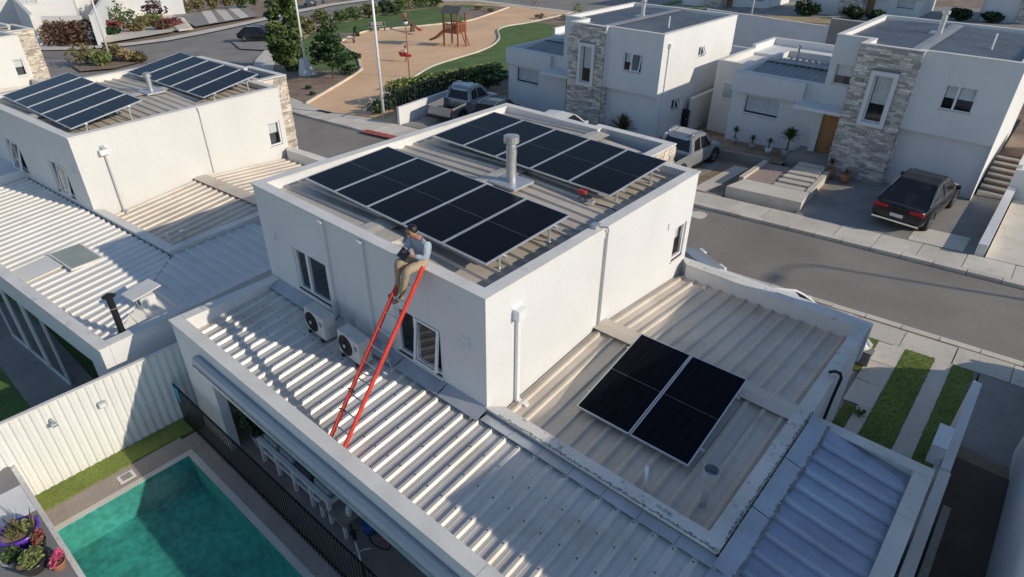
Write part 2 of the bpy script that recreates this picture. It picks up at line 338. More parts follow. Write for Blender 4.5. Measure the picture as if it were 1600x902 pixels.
road_poly = [(40, 12.55), (8, 12.45), (-4, 12.6), (-20, 11.9), (-32, 10.6), (-45, 8.8), (-60, 6.5), (-95, 3), (-95, 13.2), (-80, 15.2), (-76.3, 18), (-74.3, 22), (-74, 26), (-75.5, 31), (-77.6, 36), (-80.2, 42),
             (-84, 50), (-87, 58), (-88, 75), (-80, 92), (-40, 92), (-20, 88), (40, 84), (40, 66), (-20, 66), (-46, 67.5), (-60, 71), (-70, 73.5), (-76, 71), (-79, 62), (-76.5, 54), (-73, 46), (-69, 40),
             (-65.5, 35), (-60.5, 31), (-53, 25), (-45, 19.5), (-38, 16.8), (-31.8, 15.95), (-24.4, 15.97), (-14, 16.6), (-4.3, 17.2), (0, 17.15), (8, 17.2), (40, 17.3)]
sheet('road', road_poly, -.11, 'asphalt')
def slab_row(name, pts_in, pts_out, step, m='concrete', h0=-.2, h1=0., gap=.02, slabname='slab', label=None):
    """a pavement of separate slabs between two polylines given as functions of a common parameter"""
    n = max(1, int(round((Vector(pts_in[-1])-Vector(pts_in[0])).length/step)))
    def at(P, t):
        L = [0]
        for i in range(len(P)-1): L.append(L[-1]+(Vector(P[i+1])-Vector(P[i])).length)
        d = t*L[-1]
        for i in range(len(P)-1):
            if d <= L[i+1]+1e-9: return Vector(P[i]).lerp(Vector(P[i+1]), (d-L[i])/(L[i+1]-L[i]))
        return Vector(P[-1])
    root = None
    base = MB()
    for k in range(n):
        t0, t1 = k/n, (k+1)/n; a, c, d, e = at(pts_in, t0), at(pts_in, t1), at(pts_out, t1), at(pts_out, t0)
        dirv = (c-a).normalized()*gap/2; q = [a+dirv, c-dirv, d-dirv, e+dirv]
        hh = h1+random.uniform(-.008, .008)
        if root is None:
            root = MB().quad(*[(p.x, p.y, G(p.x)-.06) for p in (at(pts_in, 0), at(pts_in, 1), at(pts_out, 1), at(pts_out, 0))]).build(name, 'concrete_grey') if len(pts_in) == 2 else \
                MB().quad(*[(p[0], p[1], G(p[0])-.06) for p in list(pts_in)+list(reversed(pts_out))]).build(name, 'concrete_grey')
            tag(root, kind='structure')
        MB().gprism([(p.x, p.y) for p in q], h0, hh).build(slabname, m, root)
    return root
slab_row('sidewalk', [(-4.3, 17.5), (16, 17.5)], [(-4.3, 18.6), (16, 18.75)], 1.32)
slab_row('sidewalk', [(-24.3, 16.25), (-14, 16.9), (-4.3, 17.5)], [(-24.3, 18.05), (-14, 18.2), (-4.3, 18.6)], 1.4)
slab_row('sidewalk', [(-44, 19.6), (-38, 17.15), (-31.8, 16.25), (-24.3, 16.25)], [(-43.4, 21), (-37.5, 18.4), (-31.2, 17.5), (-24.3, 18.05)], 1.4)
slab_row('sidewalk', [(16, 11.3), (4.3, 11.32), (-4, 11.4)], [(16, 12.25), (4.3, 12.25), (-4, 12.35)], 1.25)
slab_row('kerb', [(-4.3, 17.2), (16, 17.2)], [(-4.3, 17.48), (16, 17.48)], .95, slabname='kerb_stone', h1=.012)
slab_row('kerb', [(-24.4, 15.97), (-14, 16.6), (-4.3, 17.2)], [(-24.4, 16.24), (-14, 16.88), (-4.3, 17.48)], 1., slabname='kerb_stone', h1=.012)
slab_row('kerb', [(-45, 19.5), (-38, 16.8), (-31.8, 15.95), (-24.4, 15.97)], [(-44.9, 19.75), (-37.9, 17.1), (-31.8, 16.23), (-24.4, 16.24)], 1., slabname='kerb_stone', h1=.012)
slab_row('kerb', [(16, 12.27), (-4, 12.37)], [(16, 12.5), (-4, 12.6)], .95, slabname='kerb_stone', h1=.012)
# far roads' pale pavements
sheet('sidewalk', [(-74, 26), (-74.3, 22), (-76.3, 18), (-80, 15.2), (-95, 13.2), (-95, 15.2), (-81, 17.2), (-78.2, 19.5), (-76.6, 23), (-76.4, 26), (-78, 31), (-80, 36), (-82.5, 42), (-86.5, 50), (-90, 58), (-91, 75), (-88, 75), (-87, 58), (-84, 50), (-80.2, 42), (-77.6, 36), (-75.5, 31)], 0, 'concrete')
sheet('sidewalk', [(-60.5, 31), (-65.5, 35), (-69, 40), (-73, 46), (-76.5, 54), (-79, 62), (-76, 71), (-70, 73.5), (-60, 71), (-46, 67.5), (-46, 66.2), (-60, 69.4), (-69.6, 71.6), (-74.2, 69.5), (-76.8, 62), (-74.4, 54.5), (-71, 47), (-67.4, 41), (-64, 36.3), (-59, 32.5), (-52, 26.5), (-43.4, 21), (-44.4, 19.4), (-53, 25)], .0, 'concrete')
sheet('verge', [(-64, 36.3), (-67.4, 41), (-71, 47), (-74.4, 54.5), (-76.8, 62), (-74.2, 69.5), (-69.6, 71.6), (-60, 69.4), (-60, 60), (-66, 50), (-60, 38), (-55, 33)], -.02, 'dry_grass')
sheet('parking_bay', [(-59, 32.4), (-65.3, 35), (-67, 33.4), (-66, 29.5), (-60.5, 27.5), (-55, 29)], .012, 'concrete_grey')
# park
sheet('park_path', [(-43.4, 21), (-37.5, 18.4), (-31.2, 17.5), (-24.3, 18.05), (-24.6, 22), (-28, 30), (-34, 36), (-36, 46), (-43, 56), (-47, 66.4), (-60, 69.3), (-66, 69), (-66, 60), (-62, 45), (-57, 36), (-50, 28)], -.008, 'sand')
lawnA = [(p[0], p[1]) for p in smooth_path([(-41.77, 28.59, 0), (-46.82, 31.88, 0), (-52.2, 34.3, 0), (-55.3, 36.7, 0), (-57.6, 40.5, 0), (-58.2, 42.6, 0), (-57.2, 45.4, 0), (-56, 47.4, 0), (-54.5, 51, 0), (-53.6, 54.2, 0), (-55.5, 60, 0), (-58.5, 67.5, 0)])]
sheet('lawn', lawnA+[(-62, 68.3), (-67.5, 67), (-69.4, 60), (-68.9, 52), (-66.8, 43), (-63.6, 38.4), (-57, 32.3), (-49.5, 27.5), (-43.6, 24.9), (-41.5, 26.2)], .01, 'lawn')
sheet('planting_bed', [(-33.6, 17.9), (-39.2, 26.4), (-41.4, 28.2), (-41.5, 26.2), (-43.6, 24.9), (-49.5, 27.5), (-52, 26.5), (-43.4, 21.1), (-37.5, 18.5)], .006, 'soil')
lawnB = [(p[0], p[1]) for p in smooth_path([(-31.6, 24, 0), (-33.6, 27.5, 0), (-35.7, 31.5, 0), (-36.6, 35.5, 0), (-37.2, 38.9, 0), (-38.6, 42.4, 0), (-41, 46, 0), (-44.8, 50, 0), (-46, 53, 0), (-45.6, 57, 0)])]
sheet('lawn', lawnB+[(-40, 56), (-30, 45), (-27.5, 30), (-28, 24)], .01, 'lawn')
sheet('planting_bed', [(-45.6, 57), (-46.5, 66.2), (-30, 64), (-30, 45), (-40, 56)], .014, 'soil')
sheet('planting_bed', [(-58.5, 67.5), (-55.5, 60), (-53.6, 54.2), (-56, 56), (-62, 60), (-64, 64), (-62, 68.3)], .016, 'soil')
def edging(pts, hh=.16, w=.14):
    b = MB(); P = smooth_path([(x, y, 0) for x, y in pts], 5)
    for k in range(len(P)-1): b.bar((P[k][0], P[k][1], G(P[k][0])+hh/2-.03), (P[k+1][0], P[k+1][1], G(P[k+1][0])+hh/2-.03), w, hh)
    tag(b.build('path_edging', 'concrete'), kind='structure')
edging([(-33.6, 17.8), (-39.3, 26.5), (-41.77, 28.59), (-46.82, 31.88), (-52.2, 34.3), (-55.3, 36.7), (-57.6, 40.5), (-58.2, 42.6), (-57.2, 45.4), (-56, 47.4), (-54.5, 51), (-53.6, 54.2), (-55.5, 60), (-58.5, 67.5)])
edging([(-31.6, 24), (-33.6, 27.5), (-35.7, 31.5), (-36.6, 35.5), (-37.2, 38.9), (-38.6, 42.4), (-41, 46), (-44.8, 50), (-46, 53), (-45.6, 57), (-46.5, 66)])
# red patch by the kerb, drain grate and manhole
sheet('red_kerb_mark', [(-24.8, 15.7), (-22.2, 15.85), (-22.2, 16.35), (-24.8, 16.2)], .03, 'red_kerb')
sheet('drain_grate', [(-31.4, 17.1), (-30, 17.1), (-30, 17.45), (-31.4, 17.4)], .012, 'black_metal')
t = thing('manhole_cover', 'round pale manhole cover in the asphalt beside our white house', 'manhole cover', (-3.7, 16.5, G(-3.7)-.11))
MB().lathe([(.36, -.02), (.36, .012), (.33, .016)], n=24).build('cover', 'concrete', t); MB().lathe([(.40, -.02), (.40, .008)], n=24).build('rim', 'concrete_grey', t)

# ------------------------------------------------------------------ house kit
class FR:                                   # a wall frame: s along the wall, d outwards, z up
    def __init__(s, p0, p1):
        s.o = Vector((*p0, 0)); d = Vector((*p1, 0))-s.o; s.L = d.length; s.u = d.normalized(); s.n = Vector((s.u.y, -s.u.x, 0))
    def p(s, a, d, z): q = s.o+s.u*a+s.n*d; return (q.x, q.y, z)
    def box(s, b, a0, a1, d0, d1, z0, z1):
        return b.hexa([s.p(a0, d1, z0), s.p(a1, d1, z0), s.p(a1, d0, z0), s.p(a0, d0, z0)][::-1], [s.p(a0, d1, z1), s.p(a1, d1, z1), s.p(a1, d0, z1), s.p(a0, d0, z1)][::-1])
def window(H, F, a0, a1, z0, z1, split=.5, openside=None, blind=None, dep=.07, box=0, ang=11):
    b = MB(); fw = .055; root_m = 'frame_white'
    F.box(b, a0, a1, -dep-.03, -dep+.03, z0, z0+fw); F.box(b, a0, a1, -dep-.03, -dep+.03, z1-fw, z1)
    F.box(b, a0, a0+fw, -dep-.03, -dep+.03, z0+fw, z1-fw); F.box(b, a1-fw, a1, -dep-.03, -dep+.03, z0+fw, z1-fw)
    am = a0+(a1-a0)*split if split else None
    if am: F.box(b, am-.04, am+.04, -dep-.03, -dep+.035, z0+fw, z1-fw)
    w = b.build('window', root_m, H['root'], mir=H['mir'])
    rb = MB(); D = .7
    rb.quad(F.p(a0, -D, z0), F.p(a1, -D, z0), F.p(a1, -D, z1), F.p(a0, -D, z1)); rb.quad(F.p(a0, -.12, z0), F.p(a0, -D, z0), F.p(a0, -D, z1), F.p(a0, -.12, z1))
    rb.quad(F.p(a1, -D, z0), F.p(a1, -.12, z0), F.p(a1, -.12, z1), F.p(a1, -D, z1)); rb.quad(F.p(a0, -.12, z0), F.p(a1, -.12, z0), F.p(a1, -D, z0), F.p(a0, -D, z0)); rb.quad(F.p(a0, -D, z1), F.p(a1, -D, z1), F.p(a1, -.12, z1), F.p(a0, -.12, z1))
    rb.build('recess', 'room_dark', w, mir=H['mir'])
    spans = [(a0+fw, am-.04, 'l'), (am+.04, a1-fw, 'r')] if am else [(a0+fw, a1-fw, 'c')]
    for s0, s1, side in spans:
        if side == openside:                # sash hinged at its top, pushed out
            sb = MB(); z_t, z_b = z1-fw, z0+fw; k = math.tan(R(ang)); hh = z_t-z_b; fb = .045
            def q(a, z, e=0): return F.p(a, -dep+.05+(z_t-z)*k+e, z_t-(z_t-z)*.92)
            def beam(a, c): sb.bar(a, c, .05, .04)
            beam(q(s0, z_t), q(s1, z_t)); beam(q(s0, z_b), q(s1, z_b)); beam(q(s0+.025, z_t), q(s0+.025, z_b)); beam(q(s1-.025, z_t), q(s1-.025, z_b))
            so_ = sb.build('sash', 'frame_white', w, mir=H['mir'])
            MB().quad(q(s0+.02, z_b), q(s1-.02, z_b), q(s1-.02, z_t), q(s0+.02, z_t)).build('pane', 'glass', w, mir=H['mir'])
        else:
            F_ = MB(); F_.quad(F.p(s0, -dep, z0+fw), F.p(s1, -dep, z0+fw), F.p(s1, -dep, z1-fw), F.p(s0, -dep, z1-fw)); F_.build('pane', 'glass', w, mir=H['mir'])
            if blind:
                bl = MB(); zb = z1-fw-(z1-z0-2*fw)*blind
                nf = max(3, int((s1-s0)/.06)); pts = [(s0+(s1-s0)*i/nf, -dep-.09+(.012 if i % 2 else -.012)) for i in range(nf+1)]
                for i in range(nf): bl.quad(F.p(pts[i][0], pts[i][1], zb), F.p(pts[i+1][0], pts[i+1][1], zb), F.p(pts[i+1][0], pts[i+1][1], z1-fw), F.p(pts[i][0], pts[i][1], z1-fw))
                bl.build('curtain', 'curtain', w, mir=H['mir'])
    if box:                                  # white box surround standing proud of the wall
        bb = MB(); t = .16
        F.box(bb, a0-t, a1+t, -.02, box, z1, z1+t); F.box(bb, a0-t, a1+t, -.02, box, z0-t, z0); F.box(bb, a0-t, a0, -.02, box, z0, z1); F.box(bb, a1, a1+t, -.02, box, z0, z1)
        bb.build('surround', 'stucco', w, mir=H['mir'])
    else:
        sb = MB(); F.box(sb, a0-.03, a1+.03, -.1, .035, z0-.04, z0); sb.build('sill', 'coping', w, mir=H['mir'])
    return w
def wall(H, p0, p1, z0, z1, holes=(), m='stucco', name='wall'):
    """outer face with real openings; holes: (a0,a1,z0,z1)"""
    F = FR(p0, p1); A = sorted({0, F.L, *[h[0] for h in holes], *[h[1] for h in holes]}); Zs = sorted({z0, z1, *[h[2] for h in holes], *[h[3] for h in holes]}); b = MB()
    for i in range(len(A)-1):
        for j in range(len(Zs)-1):
            a, z = (A[i]+A[i+1])/2, (Zs[j]+Zs[j+1])/2
            if any(h[0] < a < h[1] and h[2] < z < h[3] for h in holes): continue
            b.quad(F.p(A[i], 0, Zs[j]), F.p(A[i+1], 0, Zs[j]), F.p(A[i+1], 0, Zs[j+1]), F.p(A[i], 0, Zs[j+1]))
    for h in holes:
        a, c, y, z = h[:4]; t = -.14
        b.quad(F.p(a, 0, y), F.p(c, 0, y), F.p(c, t, y), F.p(a, t, y)); b.quad(F.p(a, t, z), F.p(c, t, z), F.p(c, 0, z), F.p(a, 0, z))
        b.quad(F.p(a, t, y), F.p(a, t, z), F.p(a, 0, z), F.p(a, 0, y)); b.quad(F.p(c, 0, y), F.p(c, 0, z), F.p(c, t, z), F.p(c, t, y))
    b.build(name, m, H['root'], mir=H['mir']); return F
def inset(poly, d):                          # offset a CCW polygon inwards
    n = len(poly); out = []
    for i in range(n):
        a, b_, c = Vector(poly[i-1]), Vector(poly[i]), Vector(poly[(i+1) % n]); u1 = (b_-a).normalized(); u2 = (c-b_).normalized()
        n1 = Vector((-u1.y, u1.x)); n2 = Vector((-u2.y, u2.x)); k = 1+n1.dot(n2); out.append(tuple(b_+(n1+n2)*(d/k)))
    return out
def parapet(H, poly, ztop, zin, t=.2, m='stucco', cap='coping', over=.03, skip=(), capt=.035):
    """inner parapet faces down to the roof and one cap piece per side"""
    ins = inset(poly, t); n = len(poly); co, ci = inset(poly, -over), inset(poly, t+over*.6)
    for i in range(n):
        if i in skip: continue
        j = (i+1) % n
        MB().quad((*ins[j], zin), (*ins[i], zin), (*ins[i], ztop), (*ins[j], ztop)).build('parapet', m, H['root'], mir=H['mir'])
        MB().hexa([(*co[i], ztop), (*co[j], ztop), (*ci[j], ztop), (*ci[i], ztop)], [(*co[i], ztop+capt), (*co[j], ztop+capt), (*ci[j], ztop+capt), (*ci[i], ztop+capt)]).build('coping', cap, H['root'], mir=H['mir'])
def ribbed(H, axis, u0, u1, flow, m, step=.32, name='roof_sheet', h=.047, base=.105, top=.05, phase=0., parent=None, clip=None, stiff=0):
    """sheet metal with trapezoid ribs; axis = direction the ribs run, flow = [(w,z),...] along it"""
    prof = [(u0, 0)]; c = u0+step/2+phase
    while c < u1-base/2:
        if c-base/2 > u0+.01: prof += [(c-base/2, 0), (c-top/2, h), (c+top/2, h), (c+base/2, 0)]
        mid = c+step/2
        if stiff and mid+.05 < u1-.02: prof += [(mid-.05, 0), (mid-.042, stiff), (mid-.028, stiff), (mid-.02, 0), (mid+.02, 0), (mid+.028, stiff), (mid+.042, stiff), (mid+.05, 0)]
        c += step
    prof = [q for q in prof if u0 <= q[0] <= u1]; prof.append((u1, 0)); b = MB(); n = len(prof)
    for (wv, z) in flow:
        for (uu, hh) in prof:
            W = wv if not clip else clip(uu, wv)
            b.v.append((W, uu, z+hh) if axis == 'x' else (uu, W, z+hh))
    for k in range(len(flow)-1):
        for i in range(n-1):
            q = (k*n+i, k*n+i+1, (k+1)*n+i+1, (k+1)*n+i); b.f.append(q)
    e0 = 0
    for i in range(n-1):                      # rib ends closed
        if prof[i][1] == h and prof[i+1][1] == h:
            for k in (0, len(flow)-1):
                ii = len(b.v); z = flow[k][1]; W = flow[k][0]
                for (uu, hh) in (prof[i-1], prof[i], prof[i+1], prof[i+2]):
                    W2 = W if not clip else clip(uu, W); b.v.append((W2, uu, z+hh) if axis == 'x' else (uu, W2, z+hh))
                b.f.append((ii, ii+1, ii+2, ii+3))
    o = b.build(name, m, parent or H['root'], mir=H['mir']); return o
def stone_face(H, F, a0, a1, z0, z1, m, single=False, seed=1, holes=(), sx=.33, sz=.09):
    rnd = random.Random(seed); root = H['root']
    jb = MB()
    if holes:
        h = holes[0]; k = .02
        F.box(jb, a0, h[0]+k, -.02, .004, z0, z1); F.box(jb, h[1]-k, a1, -.02, .004, z0, z1); F.box(jb, h[0]+k, h[1]-k, -.02, .004, z0, h[2]+k); F.box(jb, h[0]+k, h[1]-k, -.02, .004, h[3]-k, z1)
    else: F.box(jb, a0, a1, -.02, .004, z0, z1)
    back = jb.build('stone_cladding', 'stone_joint', root, mir=H['mir'])
    pieces = []; z = z0
    while z < z1-.02:
        hz = min(sz*rnd.choice([.8, 1, 1, 1.25]), z1-z); a = a0-rnd.random()*sx*.6
        while a < a1-.01:
            wx = sx*rnd.uniform(.55, 1.5); s0, s1 = max(a, a0), min(a+wx, a1); a += wx
            if s1-s0 < .05: continue
            runs = [(s0, s1)]
            for h in holes:
                if z+hz > h[2] and z < h[3]: runs = [q for (p, e) in runs for q in ((p, min(e, h[0])), (max(p, h[1]), e)) if q[1]-q[0] > .04]
            for p, e in runs: pieces.append((p+.006, e-.006, z+.005, z+hz-.005, rnd.uniform(.02, .055)))
        z += hz
    if not single:
        b = MB()
        for s0, s1, y0, y1, d in pieces: F.box(b, s0, s1, .0, d, y0, y1)
        o = b.build('stones', m, back, mir=H['mir']); o['kind'] = 'stuff'
    else:
        for s0, s1, y0, y1, d in pieces:
            b = MB(); F.box(b, s0, s1, 0, d, y0, y1); b.build('stone', m, back, mir=H['mir'])
def downpipe(H, F, a, ztop, zbot, m='pvc_white', hopper=True, w=.038):
    b = MB(); F.box(b, a-w, a+w, .01, .075, zbot, ztop); 
    o = b.build('downpipe', m, H['root'], mir=H['mir'])
    if hopper:
        h = MB(); F.box(h, a-w*2.8, a+w*2.8, .005, .15, ztop, ztop+.2); F.box(h, a-w*3.8, a+w*3.8, -.002, .006, ztop-.05, ztop+.25); h.build('hopper', m, o, mir=H['mir'])
    s = MB(); F.box(s, a-.045, a+.045, .02, .3, zbot-.09, zbot-.002); s.build('shoe', m, o, mir=H['mir'])
def vent_hood(H, F, a, z):
    b = MB(); b.hexa([F.p(a-.08, .0, z-.1), F.p(a+.08, .0, z-.1), F.p(a+.08, .08, z-.1), F.p(a-.08, .08, z-.1)], [F.p(a-.08, .0, z+.1), F.p(a+.08, .0, z+.1), F.p(a+.08, .012, z+.1), F.p(a-.08, .012, z+.1)]); b.build('vent_hood', 'stucco', H['root'], mir=H['mir'])

Z2, Z1 = 5.26, 2.97
def house(name, label, loc, rz, mir=False, wall_m='stucco', roof_m='roof_metal', stone_m='stone_pale', single_stone=False, wing_w=4.35, wing_y=7.2, front=True, rear_win=True, zbase=-1.0, left_win=False, fine=True, open_sash=True, wing_cap='coping'):
    root = thing(name, label, 'house', loc, rz); H = {'root': root, 'mir': mir}
    A = (0, 0); B = (0, 7.25); C1 = (-1.36, 7.25); D1 = (-1.36, 8.6); E1 = (-3.69, 8.6); F1 = (-3.69, 8.4); G1 = (-6.95, 8.4); K = (-6.95, 0)
    poly = [A, B, C1, D1, E1, F1, G1, K]
    # +x face
    Fx = wall(H, A, B, zbase, Z2, [(6.5, 7.05, 3.2, 4.1)], wall_m); window(H, Fx, 6.5, 7.05, 3.2, 4.1, None, blind=.5)
    # entrance face, behind the tower
    hs = [(.27, 1.09, 3.24, 4.13), (.30, 1.16, 0, 2.0)]
    Fe = wall(H, B, C1, zbase, Z2, hs, wall_m); window(H, Fe, .27, 1.09, 3.24, 4.13, None, blind=.6)
    db = MB(); Fe.box(db, .32, 1.14, -.1, -.04, 0, 2.0); d = db.build('door', 'wood_door', root, mir=mir)
    hb = MB(); Fe.box(hb, 1.02, 1.06, -.04, .02, .6, 1.4); hb.build('handle', 'galvanised', d, mir=mir)
    cb = MB(); cb.box(-1.36, .75, 7.2, 8.45, 2.2, 2.34); cb.build('canopy', wall_m, root, mir=mir)
    # tower
    tw = (.86, 1.58, 2.28, 4.18)
    Ft = wall(H, D1, E1, zbase, Z2, [tw], wall_m, 'tower_wall'); window(H, Ft, *tw, None, blind=.62, box=.14)
    F1s = wall(H, C1, D1, zbase, Z2, (), wall_m, 'tower_wall'); F2s = wall(H, E1, F1, 2.2, Z2, (), wall_m, 'tower_wall')
    F2l = wall(H, E1, (-3.69, 8.15), zbase, 2.2, (), wall_m, 'tower_wall')
    sh = [(tw[0]-.17, tw[1]+.17, tw[2]-.17, tw[3]+.17)]
    stone_face(H, Ft, 0, Ft.L, zbase+.6, Z2-.01, stone_m, single_stone, 3, sh)
    stone_face(H, F1s, 0, F1s.L, 0, Z2-.01, stone_m, False, 4)
    stone_face(H, F2l, .02, F2l.L, zbase+.6, 2.2, stone_m, False, 5)
    # tall volume over the garage wall
    win = (1.04, 2.17, 3.23, 4.2)
    Fg = wall(H, F1, G1, 2.2, Z2, [win], wall_m); window(H, Fg, *win, .42, openside='r' if open_sash else None, blind=.55)
    MB().quad((-3.69, 8.15, 2.2), (-3.69, 8.4, 2.2), (-6.95, 8.4, 2.2), (-6.95, 8.15, 2.2)).build('soffit', wall_m, root, mir=mir)
    wall(H, (-3.69, 8.15), (-6.95, 8.15), zbase, 2.2, (), wall_m)
    lw = [(3.3, 4.2, 1.05, 1.75), (2.0 if False else 4.6, 5.4, 3.65, 4.2)]
    if left_win: lw = [(1.75, 2.65, 1.15, 1.75), (4.05, 4.75, 3.6, 4.15)]
    Fl = wall(H, G1, K, zbase, Z2, lw if left_win else (), wall_m)
    if left_win:
        window(H, Fl, *lw[0], .5, openside='r', ang=26); window(H, Fl, *lw[1], .5, openside='r', ang=26); downpipe(H, Fl, .62, 4.6, -.2)
    rw = [(1.18, 2.4, 3.1, 4.15), (4.58, 5.83, 3.05, 4.12)] if rear_win else []
    Fr = wall(H, K, A, zbase, Z2, rw, wall_m)
    if rear_win:
        window(H, Fr, *rw[0], .38, blind=None, openside='r' if name != 'solar_house' else None); window(H, Fr, *rw[1], .42, openside='r', ang=6)
        vent_hood(H, Fr, .5, 4.2); vent_hood(H, Fr, 6.48, 4.2)
    parapet(H, poly, Z2, 4.7, m=wall_m)
    # roof: ridge runs towards the street, ribs fall away to both sides
    ribbed(H, 'x', .19, 8.0, [(-3.35, 5.17), (-.19, 5.06)], roof_m, clip=lambda uu, wv: wv if (uu < 7.06 or wv < -1) else -1.5)
    ribbed(H, 'x', .19, 8.2, [(-3.35, 5.17), (-6.76, 5.06)], roof_m)
    rc = MB(); rc.hexa([(-3.62, .2, 5.222), (-3.08, .2, 5.222), (-3.08, 8.2, 5.222), (-3.62, 8.2, 5.222)], [(-3.62, .2, 5.228), (-3.35, .2, 5.25), (-3.35, 8.2, 5.25), (-3.62, 8.2, 5.228)]).hexa([(-3.35, .2, 5.222), (-3.08, .2, 5.222), (-3.08, 8.2, 5.222), (-3.35, 8.2, 5.222)], [(-3.35, .2, 5.25), (-3.08, .2, 5.228), (-3.08, 8.2, 5.228), (-3.35, 8.2, 5.25)])
    rc.build('ridge_cap', 'flashing' if roof_m == 'roof_zinc_sky' else roof_m, root, mir=mir)
    gb = MB(); gb.quad((-.5, .2, 5.045), (-.19, .2, 5.045), (-.19, 7.05, 5.045), (-.5, 7.05, 5.045)); gb.build('gutter', 'flashing', root, mir=mir)
    # single-storey wing
    if wing_w:
        W = [(0, 0), (wing_w, 0), (wing_w, wing_y), (0, wing_y)]
        Fw = wall(H, W[0], W[1], zbase, Z1, (), wall_m, 'wing_wall'); wall(H, W[1], W[2], zbase, Z1, (), wall_m, 'wing_wall')
        ww = (wing_w-3.7, wing_w-1.9, 1.0, 1.95)
        Fww = wall(H, W[2], W[3], zbase, Z1, [ww], wall_m, 'wing_wall'); window(H, Fww, *ww, None, blind=.92)
        fb = MB(); Fww.box(fb, -.05, wing_w-.9, .0, .22, 2.05, Z1-.002); fb.build('fascia', wall_m, root, mir=mir)
        parapet(H, W, Z1, 2.4, m=wall_m, cap=wing_cap, skip=(3,))
        ry = wing_y*.487
        ribbed(H, 'y', .03, wing_w-.19, [(ry, 2.93), (.19, 2.62)], roof_m, phase=-.02)
        ribbed(H, 'y', .03, wing_w-.19, [(ry, 2.93), (wing_y-.19, 2.62)], roof_m, phase=-.02)
        rb = MB(); rb.hexa([(.0, ry-.24, 2.985), (wing_w-.2, ry-.24, 2.985), (wing_w-.2, ry, 2.985), (0, ry, 2.985)], [(.0, ry-.24, 2.99), (wing_w-.2, ry-.24, 2.99), (wing_w-.2, ry, 3.012), (0, ry, 3.012)])
        rb.hexa([(.0, ry, 2.985), (wing_w-.2, ry, 2.985), (wing_w-.2, ry+.24, 2.985), (0, ry+.24, 2.985)], [(.0, ry, 3.012), (wing_w-.2, ry, 3.012), (wing_w-.2, ry+.24, 2.99), (0, ry+.24, 2.99)])
        rb.build('wing_ridge_cap', roof_m, root, mir=mir)
    return H

def chimney(H, x, y, z, h, r=.085, cap=True, m='galvanised', base=True, name='chimney'):
    b = MB(); b.tube([(x, y, z), (x, y, z+h)], r, 16); o = b.build(name, m, H['root'], smooth=False, mir=H['mir'])
    if base:
        q = MB(); q.box(x-.38, x+.38, y-.34, y+.34, z-.02, z+.035); q.build('flashing_plate', 'flashing', o, mir=H['mir'])
    if cap:
        c = MB(); c.lathe([(r*.8, 0), (r*.8, .05), (r*1.5, .06), (r*1.5, .20), (r*.9, .22)], (x, y, z+h), 16); c.lathe([(r*1.08, -.22), (r*1.08, -.12)], (x, y, z+h), 16)
        c.build('cowl', m, o, mir=H['mir'])
    return o
# ------------------------------------------------------------------ the house with the worker
OURS = house('solar_house', 'white house in the middle with ten dark solar panels on its parapet roof', (0, 0, 0), 0, roof_m='roof_metal', zbase=-.5, wing_cap='coping_worn')
RT = OURS['root']
chimney(OURS, -2.87, 3.92, 5.24, .86, .112)
Fx = FR((0, 0), (0, 7.25)); Fr = FR((-6.95, 0), (0, 0))
downpipe(OURS, Fx, .77, 4.55, 2.72)
# cable conduit that climbs over the parapet of the sunlit wall
c = MB(); c.tube([(.03, 3.44, 2.95), (.03, 3.44, 5.12), (.05, 3.42, 5.22), (.06, 3.36, 5.33), (-.05, 3.25, 5.36), (-.25, 3.2, 5.33)], .018, 8); c.tube([(.03, 3.40, 2.95), (.03, 3.40, 5.05)], .014, 8)
c.build('conduit', 'pvc_grey', RT)
jb = MB(); jb.box(-.2, -.06, 3.14, 3.3, 5.3, 5.37); jb.build('junction_box', 'galvanised', RT)
bx = MB(); bx.box(0, .02, 6.08, 6.24, 4.2, 4.38); bx.build('wall_vent', 'stucco', RT)
for s in (2.58, 3.82):
    q = MB(); Fr.box(q, s-.04, s+.04, .004, .06, 2.95, 5.18); q.build('wall_duct', 'stucco', RT)
    q = MB(); Fr.box(q, s-.06, s+.06, .004, .09, 5.18, 5.23); q.build('duct_cap', 'frame_white', RT)
# flashing shelf and wall upstand along the foot of the shaded wall
for k, (a, c_) in enumerate([(-6.93, -4.3), (-4.27, -2.2), (-2.17, -1.0), (-.97, .02)]):
    q = MB(); q.hexa([(a, -.30, 2.90), (c_, -.30, 2.90), (c_, -.003, 2.985), (a, -.003, 2.985)], [(a, -.30, 2.908), (c_, -.30, 2.908), (c_, -.003, 2.995), (a, -.003, 2.995)]); q.build('flashing', 'flashing', RT)
# rear roof over the terrace
ribbed(OURS, 'y', -6.62, 4.42, [(-.2, 2.84), (-2.30, 2.62)], 'roof_zinc', name='terrace_roof_sheet', stiff=.004, phase=.06, h=.047, base=.115, top=.055)
for k in range(7):
    a = .06+k*.63; q = MB(); q.box(a, a+.62, -.235, -.034, 2.90, 2.918); q.build('flashing', 'flashing', RT)
def wig(x0, x1, y0, z, n=130, w=.05, seed=2, ax='x'):
    rnd = random.Random(seed); b = MB(); P = []
    for i in range(n+1):
        t = x0+(x1-x0)*i/n; P.append((t, y0+rnd.uniform(-.02, .02), max(.1, rnd.gauss(.5, .35))*w))
    for i in range(n):
        a, c_ = P[i], P[i+1]
        q = [(a[0], a[1]-a[2]/2), (c_[0], c_[1]-c_[2]/2), (c_[0], c_[1]+c_[2]/2), (a[0], a[1]+a[2]/2)]
        b.quad(*[((p[0], p[1], z) if ax == 'x' else (p[1], p[0], z)) for p in q])
    return b.build('sealant', 'tar', RT)
wig(.3, 4.4, -.01, 3.012, w=.055)
wig(.2, 3.7, 4.37, 3.012, w=.055, seed=5, ax='y')
sc_ = MB()
